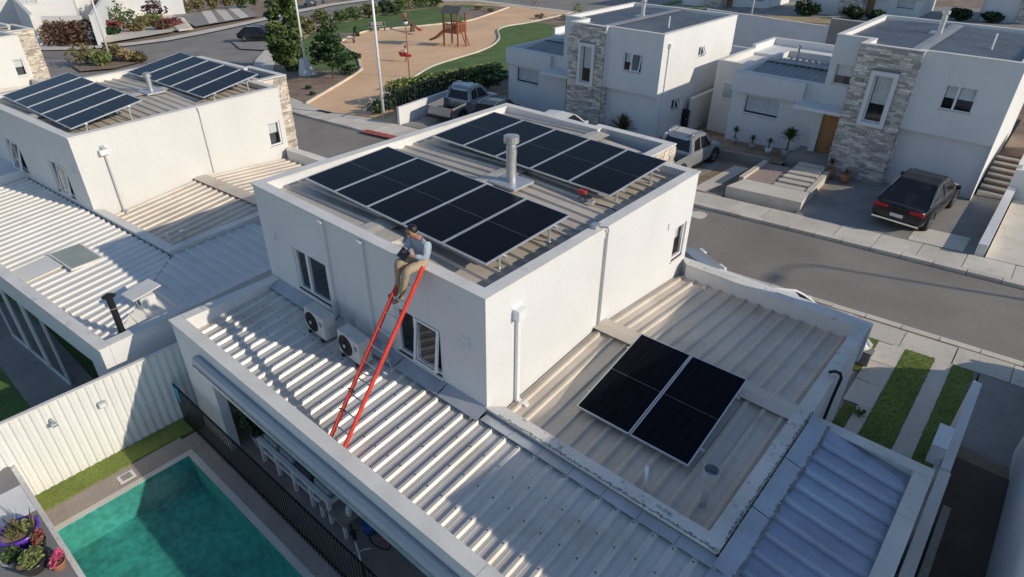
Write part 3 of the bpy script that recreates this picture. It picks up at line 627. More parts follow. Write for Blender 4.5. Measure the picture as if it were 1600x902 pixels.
for k in range(34):
    for j in range(5):
        xx = -6.62+.22+k*.32; tt = .04+.23*j+random.uniform(-.01, .01)
        if xx < 4.3: sc_.lathe([(.013, 0), (.011, .012)], (xx+random.uniform(-.008, .008), -.2-2.1*tt, 2.84-.22*tt+.047), 6)
sc_ = sc_.build('screws', 'dark_rubber', RT); sc_['kind'] = 'stuff'
# annex walls, beam, awning case
for o_ in ((-6.82, -5.55, -2.47, -2.27),):
    q = MB(); q.box(o_[0], o_[1], o_[2], o_[3], -.3, 2.97); q.build('terrace_wall', 'stucco', RT)
q = MB(); q.box(-6.82, -6.62, -2.265, -.0, -.3, 2.97); q.build('terrace_wall', 'stucco', RT)
q = MB(); q.box(-5.55, 6.3, -2.47, -2.27, 2.42, 2.97); q.build('terrace_beam', 'stucco', RT)
for a, c_ in ((-6.85, -3.9), (-3.89, -.9), (-.89, 2.1), (2.11, 6.3)):
    q = MB(); q.box(a, c_, -2.5, -2.24, 2.975, 3.0); q.build('coping', 'coping', RT)
q = MB(); q.box(-6.85, -6.6, -2.235, -.02, 2.975, 3.0); q.build('coping', 'coping', RT)
q = MB(); P8 = [(-2.475, 2.35), (-2.475, 2.62), (-2.55, 2.66), (-2.62, 2.62), (-2.65, 2.5), (-2.62, 2.38)]
q.hexa([(-5.75, y, z) for y, z in P8], [(6.3, y, z) for y, z in P8]); q.build('awning_case', 'pvc_grey', RT)
q = MB(); q.box(-5.7, 6.3, -2.68, -2.655, 2.42, 2.5); q.build('awning_bar', 'galvanised', RT)
q = MB(); q.box(-6.6, 6.3, -2.25, -.01, 2.4, 2.46); q.build('terrace_ceiling', 'stucco', RT)
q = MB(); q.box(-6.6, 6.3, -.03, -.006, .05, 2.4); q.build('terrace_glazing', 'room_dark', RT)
for xx in (-4.4, -2.2, 0, 2.2):
    q = MB(); q.box(xx-.04, xx+.04, -.07, -.031, .05, 2.4); q.build('door_frame', 'frame_white', RT)
# zinc side roof over the passage, reflected sky put into its blue colour, with its parapets
def hipclip(uu, wv): return wv
ribbed(OURS, 'x', -1.7, 3.72, [(4.62, 2.80), (6.08, 2.60)], 'roof_zinc_sky', name='passage_roof_sheet', step=.40, base=.13, top=.05, h=.075)
q = MB(); q.hexa([(4.4, -2.3, 2.6), (6.1, -2.3, 2.55), (6.1, -1.7, 2.6), (4.6, -.3, 2.8)], [(4.4, -2.3, 2.605), (6.1, -2.3, 2.555), (6.1, -1.7, 2.605), (4.6, -.3, 2.805)]); q.build('passage_roof_sheet', 'roof_zinc_sky', RT)
q = MB(); q.hexa([(4.36, -1.2, 2.74), (4.9, -1.2, 2.74), (4.75, -.22, 2.86), (4.38, -.05, 2.9)], [(4.36, -1.2, 2.75), (4.9, -1.2, 2.75), (4.75, -.22, 2.875), (4.38, -.05, 2.915)]); q.build('flashing', 'flashing', RT)
q = MB(); q.box(4.36, 6.3, 3.74, 3.92, 0, 2.74); q.build('passage_wall', 'stucco', RT)
q = MB(); q.box(6.1, 6.3, -2.27, 3.735, 0, 2.74); q.build('passage_wall', 'stucco', RT)
q = MB(); q.box(4.36, 6.33, 3.71, 3.95, 2.745, 2.77); q.build('coping', 'coping', RT)
for a, c_ in ((-2.27, .3), (.31, 2.6), (2.61, 3.7)):
    q = MB(); q.box(6.07, 6.33, a, c_, 2.745, 2.77); q.build('coping', 'coping', RT)
for a, c_ in ((-.2, 1.1), (1.12, 2.4), (2.42, 3.7)):
    q = MB(); q.hexa([(4.40, a, 2.93), (4.72, a, 2.86), (4.72, c_, 2.86), (4.40, c_, 2.93)], [(4.40, a, 2.938), (4.72, a, 2.868), (4.72, c_, 2.868), (4.40, c_, 2.938)]); q.build('flashing', 'flashing', RT)
wig(-.2, 3.7, 4.71, 2.885, w=.07, seed=8, ax='y')
# overflow pipe on the wing's side wall
q = MB(); q.tube([(4.37, 5.2, .3), (4.42, 5.15, 2.4), (4.45, 5.1, 2.95), (4.42, 5.02, 3.09), (4.33, 4.98, 3.12), (4.24, 4.98, 3.05)], .03, 8); q.build('overflow_pipe', 'dark_rubber', RT, smooth=True)
# wing roof fittings
q = MB(); q.tube([(2.93, .52, 2.66), (2.87, .62, 3.08)], .028, 10); q.build('vent_pipe', 'pvc_white', RT, smooth=True)
ch = chimney(OURS, 3.77, .85, 2.66, .62, .06, cap=False, base=False, name='roof_vent'); q = MB(); q.lathe([(.06, 0), (.125, .02), (.125, .2), (.11, .2), (.11, .06)], (3.77, .85, 3.28), 16, caps=False).lathe([(.0, .05), (.115, .05)], (3.77, .85, 3.28), 16, caps=False); q.build('vent_collar', 'galvanised', ch)

# ------------------------------------------------------------------ solar arrays
PW, PL = 1.085, 2.27
_pm = {}
def panel_mesh():
    fr = MB(); t = .022; hh = .035
    fr.box(0, PW, 0, t, -hh, 0).box(0, PW, PL-t, PL, -hh, 0).box(0, t, t, PL-t, -hh, 0).box(PW-t, PW, t, PL-t, -hh, 0)
    ce = MB(); ce.quad((t, t, -.004), (PW-t, t, -.004), (PW-t, PL/2-.005, -.004), (t, PL/2-.005, -.004)).quad((t, PL/2+.005, -.004), (PW-t, PL/2+.005, -.004), (PW-t, PL-t, -.004), (t, PL-t, -.004))
    ga = MB(); ga.quad((t, PL/2-.005, -.004), (PW-t, PL/2-.005, -.004), (PW-t, PL/2+.005, -.004), (t, PL/2+.005, -.004))
    return fr, ce, ga
def array(label, loc, rz, tilt, n, roofz, gap=.02, legs=True, parent=None, group=None):
    t = thing('solar_array', label, 'solar panels', loc, rz, group); M = Matrix.Rotation(tilt, 4, 'X')
    first = None
    for k in range(n):
        if first is None:
            fr, ce, ga = panel_mesh(); p = fr.build('panel', 'aluminium', t); c_ = ce.build('cell_sheet', 'cells', p); g_ = ga.build('centre_strip', 'cell_gap', p); first = p
        else: p = copy_tree(first, t)
        p.matrix_local = M @ Matrix.Translation((k*(PW+gap), 0, 0))
    Wd = n*(PW+gap)-gap
    for yy in (.45, PL-.45):
        q = MB(); a = M @ Vector((-.06, yy, -.06)); c_ = M @ Vector((Wd+.06, yy, -.06)); q.bar(a, c_, .04, .04); q.build('rail', 'aluminium', t)
        for i in range(n+1):
            xx = min(max(.12, i*Wd/n), Wd-.12); p = M @ Vector((xx, yy, -.08)); zr = roofz(xx, p.y)
            if p.z-zr > .03: MB().bar((xx, p.y, zr), tuple(p), .035, .035).box(xx-.05, xx+.05, p.y-.03, p.y+.03, zr, zr+.012).build('leg', 'aluminium', t)
    return t
def roof_main(x): return 5.17-abs(x+3.35)*.034+.02
array('row of five black solar panels nearest the worker on the middle roof', (-6.08, .78, 5.42), R(-1.5), R(3.2), 5, lambda x, y: roof_main(-6.08+x)-5.42)
array('row of five black solar panels behind the steel chimney on the middle roof', (-6.14, 4.62, 5.40), R(-1.5), R(3.4), 5, lambda x, y: roof_main(-6.14+x)-5.40)
array('pair of black solar panels on the low side roof beside the vent pipe', (1.1, 1.17, 2.90), R(1.3), R(9.3), 2, lambda x, y: 2.64+(1.17+y)*.083-2.90)
# small things on the main roof
q = thing('cable_bundle', 'small red and black connector bundle under the rear solar row', 'cable', (-1.35, 4.35, 5.13))
MB().tube(smooth_path([(0, 0, .02), (.12, .05, .1), (.25, -.03, .04), (.42, .05, .02), (.7, .1, .015), (1.0, .02, .02), (1.25, -.2, .01)]), .012, 6).build('cable', 'dark_rubber', q, smooth=True)
MB().box(.0, .2, -.03, .05, .18, .25).build('connector', 'red_plastic', q, bevel=.01)
MB().box(.28, .42, -.05, .05, .02, .1).build('clamp', 'aluminium', q, bevel=.01)
q = thing('sheet_offcut', 'folded metal offcut on the main roof by the parapet left of the worker', 'metal sheet', (-2.75, .42, 5.13), R(-4))
MB().box(-.55, .12, -.14, .18, .09, .105).build('plate', 'roof_metal', q); MB().box(.1, .118, -.14, .18, -.0, .089).build('lip', 'aluminium', q); MB().box(-.5, -.48, -.1, .14, -.05, .089).build('lip', 'aluminium', q)

# ------------------------------------------------------------------ ladder
def ladder():
    t = thing('ladder', 'red extension ladder leaning from the ribbed lower roof to the parapet', 'ladder', (-1.52, -2.15, 2.68))
    top = Vector((0, 2.06, 2.71)); d = top.normalized(); L = top.length
    up = Vector((1, 0, 0)).cross(d)
    for sx in (-1, 1):
        b = MB(); b.bar((sx*.19, 0, 0), (sx*.19, top.y, top.z), .032, .078, up=up); b.build('rail', 'red_paint', t, bevel=.004)
        MB().bar((sx*.19-.0, -.02, -.04), (sx*.19, .02, .03), .06, .1, up=up).build('foot', 'dark_rubber', t)
    k = .28
    while k < L-.1:
        p = d*k; MB().tube([(-.178, p.y, p.z), (.178, p.y, p.z)], .015, 8).build('rung', 'galvanised', t); k += .305
    for kk in (.62, 1.0):
        p = d*kk; MB().tube(smooth_path([(-.2, p.y-.05, p.z), (-.17, p.y-.1, p.z+.06), (-.12, p.y-.06, p.z+.03), (-.1, p.y-.03, p.z-.05)]), .012, 6).build('hook', 'black_metal', t)
    return t
ladder()

# ------------------------------------------------------------------ people
def skin_mesh(name, verts, edges, m, parent, sub=2, root=0):
    me = bpy.data.meshes.new(name); me.from_pydata([v[:3] for v in verts], edges, []); o = bpy.data.objects.new(name, me); COL.objects.link(o); o.parent = parent
    o.modifiers.new('skin', 'SKIN'); 
    if not me.skin_vertices: 
        bpy.context.view_layer.objects.active = o; bpy.ops.object.modifier_add(type='SKIN'); o.modifiers.remove(o.modifiers[-1])
    for i, v in enumerate(verts):
        rr = v[3]; me.skin_vertices[0].data[i].radius = (rr, rr) if not isinstance(rr, tuple) else rr
        me.skin_vertices[0].data[i].use_root = (i == root)
    o.modifiers['skin'].use_smooth_shade = True
    s = o.modifiers.new('sub', 'SUBSURF'); s.levels = sub; s.render_levels = sub
    me.materials.append(MATS[m]); return o
def chain(V, E, pts, start=None):
    i = start
    for p in pts:
        V.append(p); 
        if i is not None: E.append((i, len(V)-1))
        i = len(V)-1
    return i
def hand(V, E, wrist_i, w, dirv, side, curl, k=1.):
    d = Vector(dirv).normalized(); s = Vector(side).normalized(); c = Vector(curl).normalized(); w = Vector(w)
    pa = w+d*.045*k; V.append((*pa, .024*k)); E.append((wrist_i, len(V)-1)); pi = len(V)-1
    for j, (off, ln) in enumerate([(-.028, .055), (-.009, .065), (.010, .06), (.028, .045)]):
        a = pa+s*off*k+d*.035*k; b_ = a+(d*.7+c*.5)*ln*.6*k; e = b_+(d*.2+c*.9)*ln*.5*k
        chain(V, E, [(*a, .0095*k), (*b_, .0085*k), (*e, .007*k)], pi)
    a = pa-s*.03*k-d*.01*k; chain(V, E, [(*(a+d*.02*k-s*.012*k), .010*k), (*(a+d*.05*k+c*.02*k-s*.012*k), .008*k)], pi)
def worker():
    o = Vector((-1.50, .03, 5.30))
    t = thing('person', 'person in pale blue shirt and tan trousers sitting on the parapet above the ladder', 'person', o)
    # local coordinates: x right of image, -y faces out over the ladder
    hip = (0, .0, .10); 
    hd = Vector((.02, -.20, .70))
    aL = [(-.15, -.05, .50, .05), (-.20, -.16, .30, .043), (-.10, -.31, .35, .030)]
    aR = [(.19, -.03, .50, .05), (.23, -.12, .27, .043), (.09, -.29, .34, .030)]
    lL = [(-.09, -.02, .09, .085), (-.17, -.38, .16, .058), (-.20, -.37, -.18, .042), (-.22, -.40, -.42, .033)]
    lR = [(.09, -.02, .09, .085), (.06, -.40, .09, .058), (-.02, -.42, -.22, .042), (-.09, -.43, -.47, .033)]
    V = []; E = []
    i0 = chain(V, E, [(*hip, (.10, .08))]); i1 = chain(V, E, [(.0, .03, .30, (.08, .06)), (.02, -.01, .45, (.08, .055)), (.02, -.06, .56, .052), (.02, -.11, .60, .046)], i0)
    ch = 2
    ih = chain(V, E, [(hd.x, hd.y+.03, hd.z-.03, .075), (hd.x, hd.y-.01, hd.z+.05, .082), (hd.x, hd.y+.0, hd.z+.10, .05)], i1)
    chain(V, E, [(hd.x, hd.y-.095, hd.z-.03, .016)], ih-2)                         # nose
    for sx in (-1, 1): chain(V, E, [(hd.x+sx*.085, hd.y+.02, hd.z+.0, .018)], ih-2)   # ears
    for A_, sx in ((aL, -1), (aR, 1)):
        j = chain(V, E, A_, ch); hand(V, E, j, A_[-1][:3], (-sx*.8, -.45, .1), (0, -.3, -1), (-sx*.5, .6, .2))
    for A_ in (lL, lR):
        j = chain(V, E, A_, i0); p = Vector(A_[-1][:3]); chain(V, E, [(p.x-.02, p.y-.05, p.z-.05, .04), (p.x-.07, p.y-.15, p.z-.065, .032)], j)
    body = skin_mesh('body', V, E, 'skin', t)
    V = []; E = []
    a0 = chain(V, E, [(0, .0, .07, (.14, .11)), (.0, .035, .26, (.165, .125)), (.02, -.0, .44, (.18, .125)), (.02, -.045, .545, .075)])
    for A_ in (aL, aR): chain(V, E, [(q[0], q[1], q[2], q[3]+.022) for q in A_[:2]]+[(*(Vector(A_[1][:3]).lerp(Vector(A_[2][:3]), .82)), .042)], 2)
    skin_mesh('shirt', V, E, 'shirt', body)
    V = []; E = []
    chain(V, E, [(0, .03, .20, (.13, .10)), (0, .01, .13, (.15, .12)), (0, -.01, .085, (.12, .10))])
    for A_ in (lL, lR): chain(V, E, [(q[0]*.8 if k == 0 else q[0], q[1]-.06 if k == 0 else q[1], q[2], q[3]+.024) for k, q in enumerate(A_[:3])]+[(A_[3][0], A_[3][1], A_[3][2]+.05, .056)], 2)
    skin_mesh('trousers', V, E, 'trousers', body)
    for A_ in (lL, lR):
        p = Vector(A_[-1][:3]); V = []; E = []
        chain(V, E, [(p.x, p.y, p.z+.04, .047), (p.x-.005, p.y-.0, p.z-.04, .052), (p.x-.03, p.y-.07, p.z-.06, .05), (p.x-.075, p.y-.17, p.z-.075, .043)]); skin_mesh('boot', V, E, 'boot', body)
    hb = MB()
    for i in range(7):
        for j in range(14): pass
    hb.lathe([(.015, .118), (.05, .112), (.078, .085), (.089, .045), (.088, .0), (.07, -.03)], (0, 0, 0), 18)
    h = hb.build('hair', 'hair', body, smooth=True); h.location = (hd.x, hd.y+.014, hd.z+.022); h.rotation_euler = (R(-24), 0, 0)
    for sx in (-1, 1):
        e = MB(); e.lathe([(.004, -.008), (.009, 0), (.004, .008)], (0, 0, 0), 8); e = e.build('eye', 'hair', body); e.location = (hd.x+sx*.03, hd.y-.083, hd.z+.02)
    q = thing('tablet', 'dark tablet held by the person sitting on the parapet', 'tablet', (o.x-.02, o.y-.36, o.z+.36)); k = MB().box(-.13, .13, -.006, .006, -.09, .09).build('case', 'black_metal', q, bevel=.004); k.rotation_euler = (R(-48), 0, R(-12))
    sc = MB().box(-.12, .12, .0065, .0075, -.08, .08).build('screen', 'paint_black', q); sc.rotation_euler = (R(-48), 0, R(-12))
worker()
# ------------------------------------------------------------------ air-conditioning units on the rear roof
def ac_unit(label, loc, rz):
    t = thing('ac_unit', label, 'air conditioner', loc, rz, 'outdoor units on the rear roof')
    MB().box(-.36, .36, -.14, .14, .07, .60).build('casing', 'ac_casing', t, bevel=.012)
    g = MB(); g.lathe([(.225, 0), (.225, .012)], (0, 0, 0), 28); gg = g.build('fan_opening', 'black_metal', t); gg.rotation_euler = (R(90), 0, 0); gg.location = (-.1, -.1405, .335)
    gr = MB()
    for rr in (.06, .11, .16, .205): gr.tube([(rr*math.cos(a*math.pi/14), rr*math.sin(a*math.pi/14), 0) for a in range(29)], .0035, 4, caps=False)
    for a in range(8): gr.bar((.03*math.cos(a*.785), .03*math.sin(a*.785), 0), (.21*math.cos(a*.785), .21*math.sin(a*.785), 0), .006, .006)
    k = gr.build('grille', 'dark_rubber', gg); k.location = (0, 0, .02)
    hb = MB(); hb.lathe([(.04, 0), (.04, .02)], (0, 0, 0), 12); k = hb.build('hub', 'pvc_grey', gg); k.location = (0, 0, .02)
    MB().box(.20, .29, -.1435, -.1405, .40, .47).box(.215, .275, -.1435, -.1405, .36, .385).build('badge', 'blue_plastic', t)
    for sx in (-.24, .24): MB().box(sx-.03, sx+.03, -.17, .17, 0, .069).build('foot', 'dark_rubber', t)
    MB().box(.361, .40, -.06, .1, .12, .34).build('valve_cover', 'pvc_grey', t)
    return t
ac_unit('left of the two outdoor air conditioners under the shaded white wall', (-4.2, -.52, 2.84), R(-3))
ac_unit('right outdoor air conditioner standing just behind the red ladder', (-3.02, -.55, 2.84), R(-3))
def pipe_coil(label, loc, rz):
    t = thing('pipe_coil', label, 'pipe', loc, rz, 'pipe coils behind the outdoor units'); b = MB()
    for k in range(3): b.tube([((.2-.008*k)*math.cos(a*math.pi/12), .03*k+.002*a, .22+(.2-.008*k)*math.sin(a*math.pi/12)) for a in range(25)], .017, 6)
    b.tube(smooth_path([(.2, .05, .22), (.3, .1, .1), (.45, .02, .06), (.5, -.05, .15)]), .017, 6); b.build('coil', 'pvc_grey', t, smooth=True)
pipe_coil('coil of insulated pipe leaning by the left outdoor air conditioner', (-3.65, -.28, 2.9), R(-35))
pipe_coil('coil of insulated pipe leaning by the right outdoor air conditioner', (-2.45, -.3, 2.9), R(-35))

# ------------------------------------------------------------------ our garden: pool, deck, fences, terrace furniture
b = MB(); b.box(-6.75, 6.5, -3.05, 7.0, -.4, 0); tag(b.build('terrace_floor', 'deck'), kind='structure')
q = MB(); q.box(-6.85, -6.3, -12, -3.055, -.4, -.002); tag(q.build('pool_deck', 'deck'), kind='structure')
q = MB(); q.box(-6.298, -6.156, -12, -3.055, -.4, .004).box(-6.155, 6, -3.194, -3.052, -.4, .004); tag(q.build('pool_coping', 'deck_edge'), kind='structure')
q = MB(); q.quad((-6.15, -12, -.75), (6, -12, -.75), (6, -3.2, -.75), (-6.15, -3.2, -.75)).quad((-6.15, -12, -.75), (-6.15, -3.2, -.75), (-6.15, -3.2, -.0), (-6.15, -12, 0)).quad((-6.15, -3.2, -.75), (6, -3.2, -.75), (6, -3.2, 0), (-6.15, -3.2, 0)).quad((6, -3.2, -.75), (6, -12, -.75), (6, -12, 0), (6, -3.2, 0))
tag(q.build('pool_basin', 'pool_tile'), kind='structure')
q = MB(); q.quad((-6.15, -12, -.03), (6, -12, -.03), (6, -3.2, -.03), (-6.15, -3.2, -.03)); tag(q.build('pool_water', 'water'), kind='structure')
q = MB(); q.box(-7.40, -6.855, -6, -2.6, -.3, .03); tag(q.build('grass_strip', 'turf'), kind='structure')
q = thing('skimmer_lid', 'square white skimmer lid set in the pool deck', 'lid', (-6.55, -4.35, 0)); MB().box(-.13, .13, -.16, .16, -.02, .012).build('plate', 'sheet_white', q); MB().box(-.09, .09, -.1, .1, .0125, .016).build('grate', 'concrete_grey', q)
# white corrugated boundary fence
def corr_fence():
    t = thing('corrugated_fence', 'white corrugated metal fence between the pool and the neighbour', 'fence', (-7.40, 0, 0)); b = MB(); y = -9.; P = []
    while y < -2.2:
        P += [(0, y), (0, y+.06), (-.03, y+.085), (-.03, y+.145)]; y += .17
    P = [q for q in P if q[1] <= -2.3]
    for i in range(len(P)-1):
        b.quad((P[i][0], P[i][1], -.3), (P[i+1][0], P[i+1][1], -.3), (P[i+1][0], P[i+1][1], 1.97), (P[i][0], P[i][1], 1.97))
    b.build('sheet', 'fence_white', t); MB().box(-.06, .03, -9, -2.3, 1.97, 2.0).build('top_rail', 'coping', t)
    MB().box(-.1, -.035, -9, -2.3, -1, 1.96).build('backing', 'fence_white', t)
corr_fence()
def fence_lamp(label, y, z, kind):
    t = thing('wall_lamp', label, 'lamp', (-7.37, y, z), 0, 'lamps on the corrugated fence')
    if kind: MB().box(0, .07, -.08, .08, -.07, .07).build('housing', 'pvc_grey', t, bevel=.015); MB().box(.0705, .074, -.06, .06, -.05, .03).build('lens', 'frame_white', t)
    else:
        MB().tube([(0, 0, 0), (.1, 0, .02), (.16, .02, -.03)], .022, 8).build('arm', 'galvanised', t); MB().box(.10, .2, -.05, .06, -.09, -.02).build('housing', 'galvanised', t, bevel=.01); MB().box(.11, .19, -.04, .05, -.096, -.0905).build('lens', 'frame_white', t)
fence_lamp('square grey lamp on the middle of the corrugated fence', -4.1, 1.42, True); fence_lamp('small spotlight on an arm at the left of the corrugated fence', -5.0, 1.62, False)
# black pool fence: every picket its own part
pf = thing('pool_fence', 'black picket fence along the pool under the terrace roof', 'fence', (0, -2.72, 0))
MB().box(-7.25, 1.6, -.015, .015, 1.12, 1.16).build('rail', 'black_metal', pf); MB().box(-7.25, 1.6, -.015, .015, .08, .12).build('rail', 'black_metal', pf)
first = None; x = -7.22
while x < 1.5:
    if first is None: first = MB().box(-.013, .013, -.028, -.0155, .02, 1.22).build('picket', 'black_metal', pf); p = first
    else: p = first.copy(); COL.objects.link(p); p.parent = pf
    p.location = (x, 0, 0); x += .098
q = thing('towel', 'light blue cloth hanging over the corner of the pool fence', 'cloth', (-7.0, -2.74, 1.17)); b = MB()
for i in range(5):
    a0, a1 = -.14+.056*i, -.14+.056*(i+1); y0, y1 = -.045-(.012 if i % 2 else 0), -.045-(0 if i % 2 else .012)
    b.hexa([(a0, y0, -.30+.05*math.sin(i)), (a1, y1, -.30+.05*math.sin(i+1)), (a1, y1+.006, -.30+.05*math.sin(i+1)), (a0, y0+.006, -.30+.05*math.sin(i))], [(a0, y0+.02, .05), (a1, y1+.02, .05), (a1, y1+.03, .05), (a0, y0+.03, .05)])
b.build('cloth', 'cloth_blue', q)
# terrace furniture
def bench(label, loc, rz, n=4):
    t = thing('outdoor_sofa', label, 'sofa', loc, rz); Wd = .62*n
    for k in range(n+1):
        MB().box(k*.62-.035, k*.62+.035, -.02, .05, 0, .62).build('leg', 'frame_white', t)
    MB().box(-.04, Wd+.04, -.03, .06, .621, .69).build('back_rail', 'frame_white', t); MB().box(.036, Wd-.036, 0, .03, .3, .36).build('back_rail', 'frame_white', t)
    MB().box(0, Wd, .07, .75, .28, .36).build('seat', 'frame_white', t)
    for k in range(n):
        MB().box(k*.62+.03, k*.62+.59, .1, .74, .362, .47).build('cushion', 'cushion_dark' if k == 2 else 'cushion', t, bevel=.03)
        c_ = MB().box(k*.62+.06, k*.62+.56, .08, .2, .48, .80).build('back_cushion', 'cushion_dark' if k in (2,) else 'cushion', t, bevel=.03)
    for sx in (0, Wd): MB().box(sx-.035, sx+.035, .68, .75, 0, .55).build('leg', 'frame_white', t); MB().box(sx-.04, sx+.04, .07, .76, .552, .6).build('arm', 'frame_white', t)
bench('white framed terrace sofa with grey cushions behind the pool fence', (-4.75, -2.15, 0), 0)
t = thing('low_table', 'low white table cluttered with small items on the terrace', 'table', (-2.15, -1.95, 0))
MB().box(-.42, .42, -.25, .25, .36, .4).build('tabletop', 'deck', t)
for sx in (-.38, .38):
    for sy in (-.21, .21): MB().box(sx-.03, sx+.03, sy-.03, sy+.03, 0, .359).build('leg', 'frame_white', t)
def trinket(label, loc, m, prof, cat='cup'):
    tag(MB().lathe(prof, n=12).build('cup', m, smooth=True), label, cat).location = loc
trinket('small orange tub on the low terrace table', (-2.0, -1.82, .401), 'red_plastic', [(.05, 0), (.06, .1), (.055, .1)])
trinket('clear white jug on the low terrace table', (-1.88, -1.95, .401), 'sheet_white', [(.06, 0), (.07, .1), (.05, .2), (.055, .22)], 'jug')
trinket('blue bucket on the terrace floor beside the low table', (-1.55, -1.75, .001), 'blue_plastic', [(.13, 0), (.17, .3), (.16, .3)], 'bucket')
trinket('pink bucket on the terrace floor under the awning', (-1.25, -1.6, .001), 'petal_pink', [(.1, 0), (.13, .26), (.12, .26)], 'bucket')
t = thing('potted_plant', 'dark leafy plant in a pale pot at the terrace corner', 'plant', (-5.2, -1.9, 0))
MB().lathe([(.16, 0), (.22, .4), (.2, .4), (.18, .36)], n=16).build('pot', 'pot_grey', t, smooth=True); leaves('foliage', [(0, 0, .95, .38, .34, .45), (.2, .1, .65, .3, .25, .25), (-.1, -.1, 1.3, .25, .2, .2)], 420, .13, 'leaf_dark', t, 21)
def bicycle(label, loc, rz, s=1., m='paint_white', cat='bicycle'):
    t = thing('bicycle', label, cat, loc, rz); rr = .33
    for k, xx in enumerate((-.5, .5)):
        c_ = (xx, 0, rr); w = MB().tube([(xx+rr*math.cos(a*math.pi/12), 0, rr+rr*math.sin(a*math.pi/12)) for a in range(25)], .02, 6, caps=False).build('wheel', 'tyre', t, smooth=True)
        sp = MB()
        for a in range(8): sp.bar(c_, (xx+rr*math.cos(a*.785), 0, rr+rr*math.sin(a*.785)), .005)
        sp.build('spokes', 'galvanised', w)
    f_ = MB()
    for p, q_ in (((-.5, 0, rr), (-.12, 0, .3)), ((-.12, 0, .3), (-.22, 0, .78)), ((-.22, 0, .72), (.33, 0, .74)), ((-.12, 0, .3), (.35, 0, .66)), ((-.5, 0, rr), (-.22, 0, .72)), ((.5, 0, rr), (.31, 0, .86))): f_.tube([p, q_], .018, 8)
    f_.build('frame', m, t, smooth=True)
    MB().tube([(.36, -.27, .92), (.30, -.12, .9), (.31, 0, .87), (.30, .12, .9), (.36, .27, .92)], .014, 8).build('handlebar', 'galvanised', t)
    MB().hexa([(-.36, -.08, .78), (-.08, -.025, .78), (-.08, .025, .78), (-.36, .08, .78)], [(-.36, -.08, .83), (-.08, -.025, .82), (-.08, .025, .82), (-.36, .08, .83)]).build('saddle', 'dark_rubber', t, bevel=.01)
    t.scale = (s, s, s); return t
bicycle('small white bicycle standing by the pool fence', (-1.1, -2.35, 0), R(-25), .8); bicycle('child bicycle with pink frame standing deeper on the terrace', (-.75, -1.75, 0), R(20), .7, 'petal_pink')
bicycle('dark bicycle in our driveway below the blue-grey roof', (5.75, 5.0, 0), R(70), 1., 'black_metal')

# raised slab with flower pots, bottom left
t = thing('garden_wall', 'broad grey topped garden wall carrying flower pots at the pool corner', 'wall', (0, 0, 0))
MB().box(-8.0, -2.2, -8.5, -5.9, -.4, .97).build('core', 'stucco', t)
MB().box(-8.02, -6.72, -8.5, -5.93, .971, 1.0).build('cap_slab', 'slab_grey', t); MB().box(-6.71, -5.84, -8.5, -5.93, .971, 1.004).build('cap_slab', 'sheet_white', t); MB().box(-5.83, -2.2, -8.5, -5.93, .971, 1.0).build('cap_slab', 'slab_grey', t)
MB().box(-8.02, -2.2, -5.925, -5.84, -.4, .99).build('edge', 'coping_worn', t)
def pot(label, loc, r_, h, m, leafm, flower=None, dry=False, seed=1):
    t = thing('flower_pot', label, 'plant pot', loc)
    MB().lathe([(r_*.7, 0), (r_*.95, h*.7), (r_*1.03, h*.85), (r_*1.03, h), (r_*.9, h), (r_*.88, h*.85)], n=28, caps=False).build('pot', m, t, smooth=True); MB().lathe([(.001, h*.86), (r_*.9, h*.86)], n=20, caps=False).build('soil', 'soil', t)
    rnd = random.Random(seed)
    if dry:
        b = MB()
        for k in range(26):
            a = rnd.uniform(0, 6.28); d = rnd.uniform(0, r_*.7); ln = rnd.uniform(.25, .55); p = Vector((d*math.cos(a), d*math.sin(a), h*.8)); e = p+Vector((rnd.uniform(-.14, .14), rnd.uniform(-.14, .14), ln)); sd_ = Vector((rnd.uniform(-1, 1), rnd.uniform(-1, 1), 0)).normalized()*.02
            b.quad(p-sd_, p+sd_, e+sd_*.2, e-sd_*.2)
        b.build('dry_leaves', 'leaf_olive', t)
    leaves('foliage', [(0, 0, h+.05, r_*.6, r_*.6, .1)] if dry else [(rnd.uniform(-.05, .05), rnd.uniform(-.05, .05), h+.07, r_*.75, r_*.75, .12), (r_*.5, -.05, h+.02, r_*.4, r_*.4, .1)], 90 if dry else 220, .035, leafm, t, seed)
    if flower: leaves('flowers', [(r_*.4, .05, h+.16, r_*.7, r_*.6, .1), (r_*.9, -.05, h+.08, r_*.4, r_*.4, .08)], 110, .035, flower, t, seed+2)
    return t
pot('glossy purple pot with dried iris leaves on the garden wall', (-5.25, -6.28, 1.001), .30, .28, 'purple_glaze', 'leaf_light', None, True, 4)
pot('glossy black pot with yellow green leaves on the garden wall', (-4.5, -6.33, 1.001), .24, .24, 'black_glaze', 'leaf_light', None, False, 6)
pot('pot of pink flowers on the garden wall next to the pool', (-4.22, -6.06, 1.001), .13, .16, 'terracotta', 'leaf_mid', 'petal_pink', False, 8)
pot('pot of red flowers behind the purple pot on the garden wall', (-4.93, -6.12, 1.001), .11, .14, 'black_glaze', 'leaf_olive', 'petal_red', False, 9)
pot('low pot of trailing green leaves between the purple and black pots', (-4.88, -6.52, 1.001), .17, .15, 'pot_grey', 'leaf_mid', None, False, 12)
t = thing('garden_trowel', 'small black garden trowel lying on the grey slab by the purple pot', 'trowel', (-5.5, -6.05, 1.005), R(-25)); MB().tube([(0, 0, .02), (.14, 0, .02)], .014, 8).build('handle', 'black_metal', t); MB().hexa([(-.02, -.012, .012), (-.14, -.035, .004), (-.2, 0, .004), (-.14, .035, .004), (-.02, .012, .012)], [(-.02, -.012, .02), (-.14, -.035, .01), (-.2, 0, .008), (-.14, .035, .01), (-.02, .012, .02)]).build('blade', 'black_metal', t)

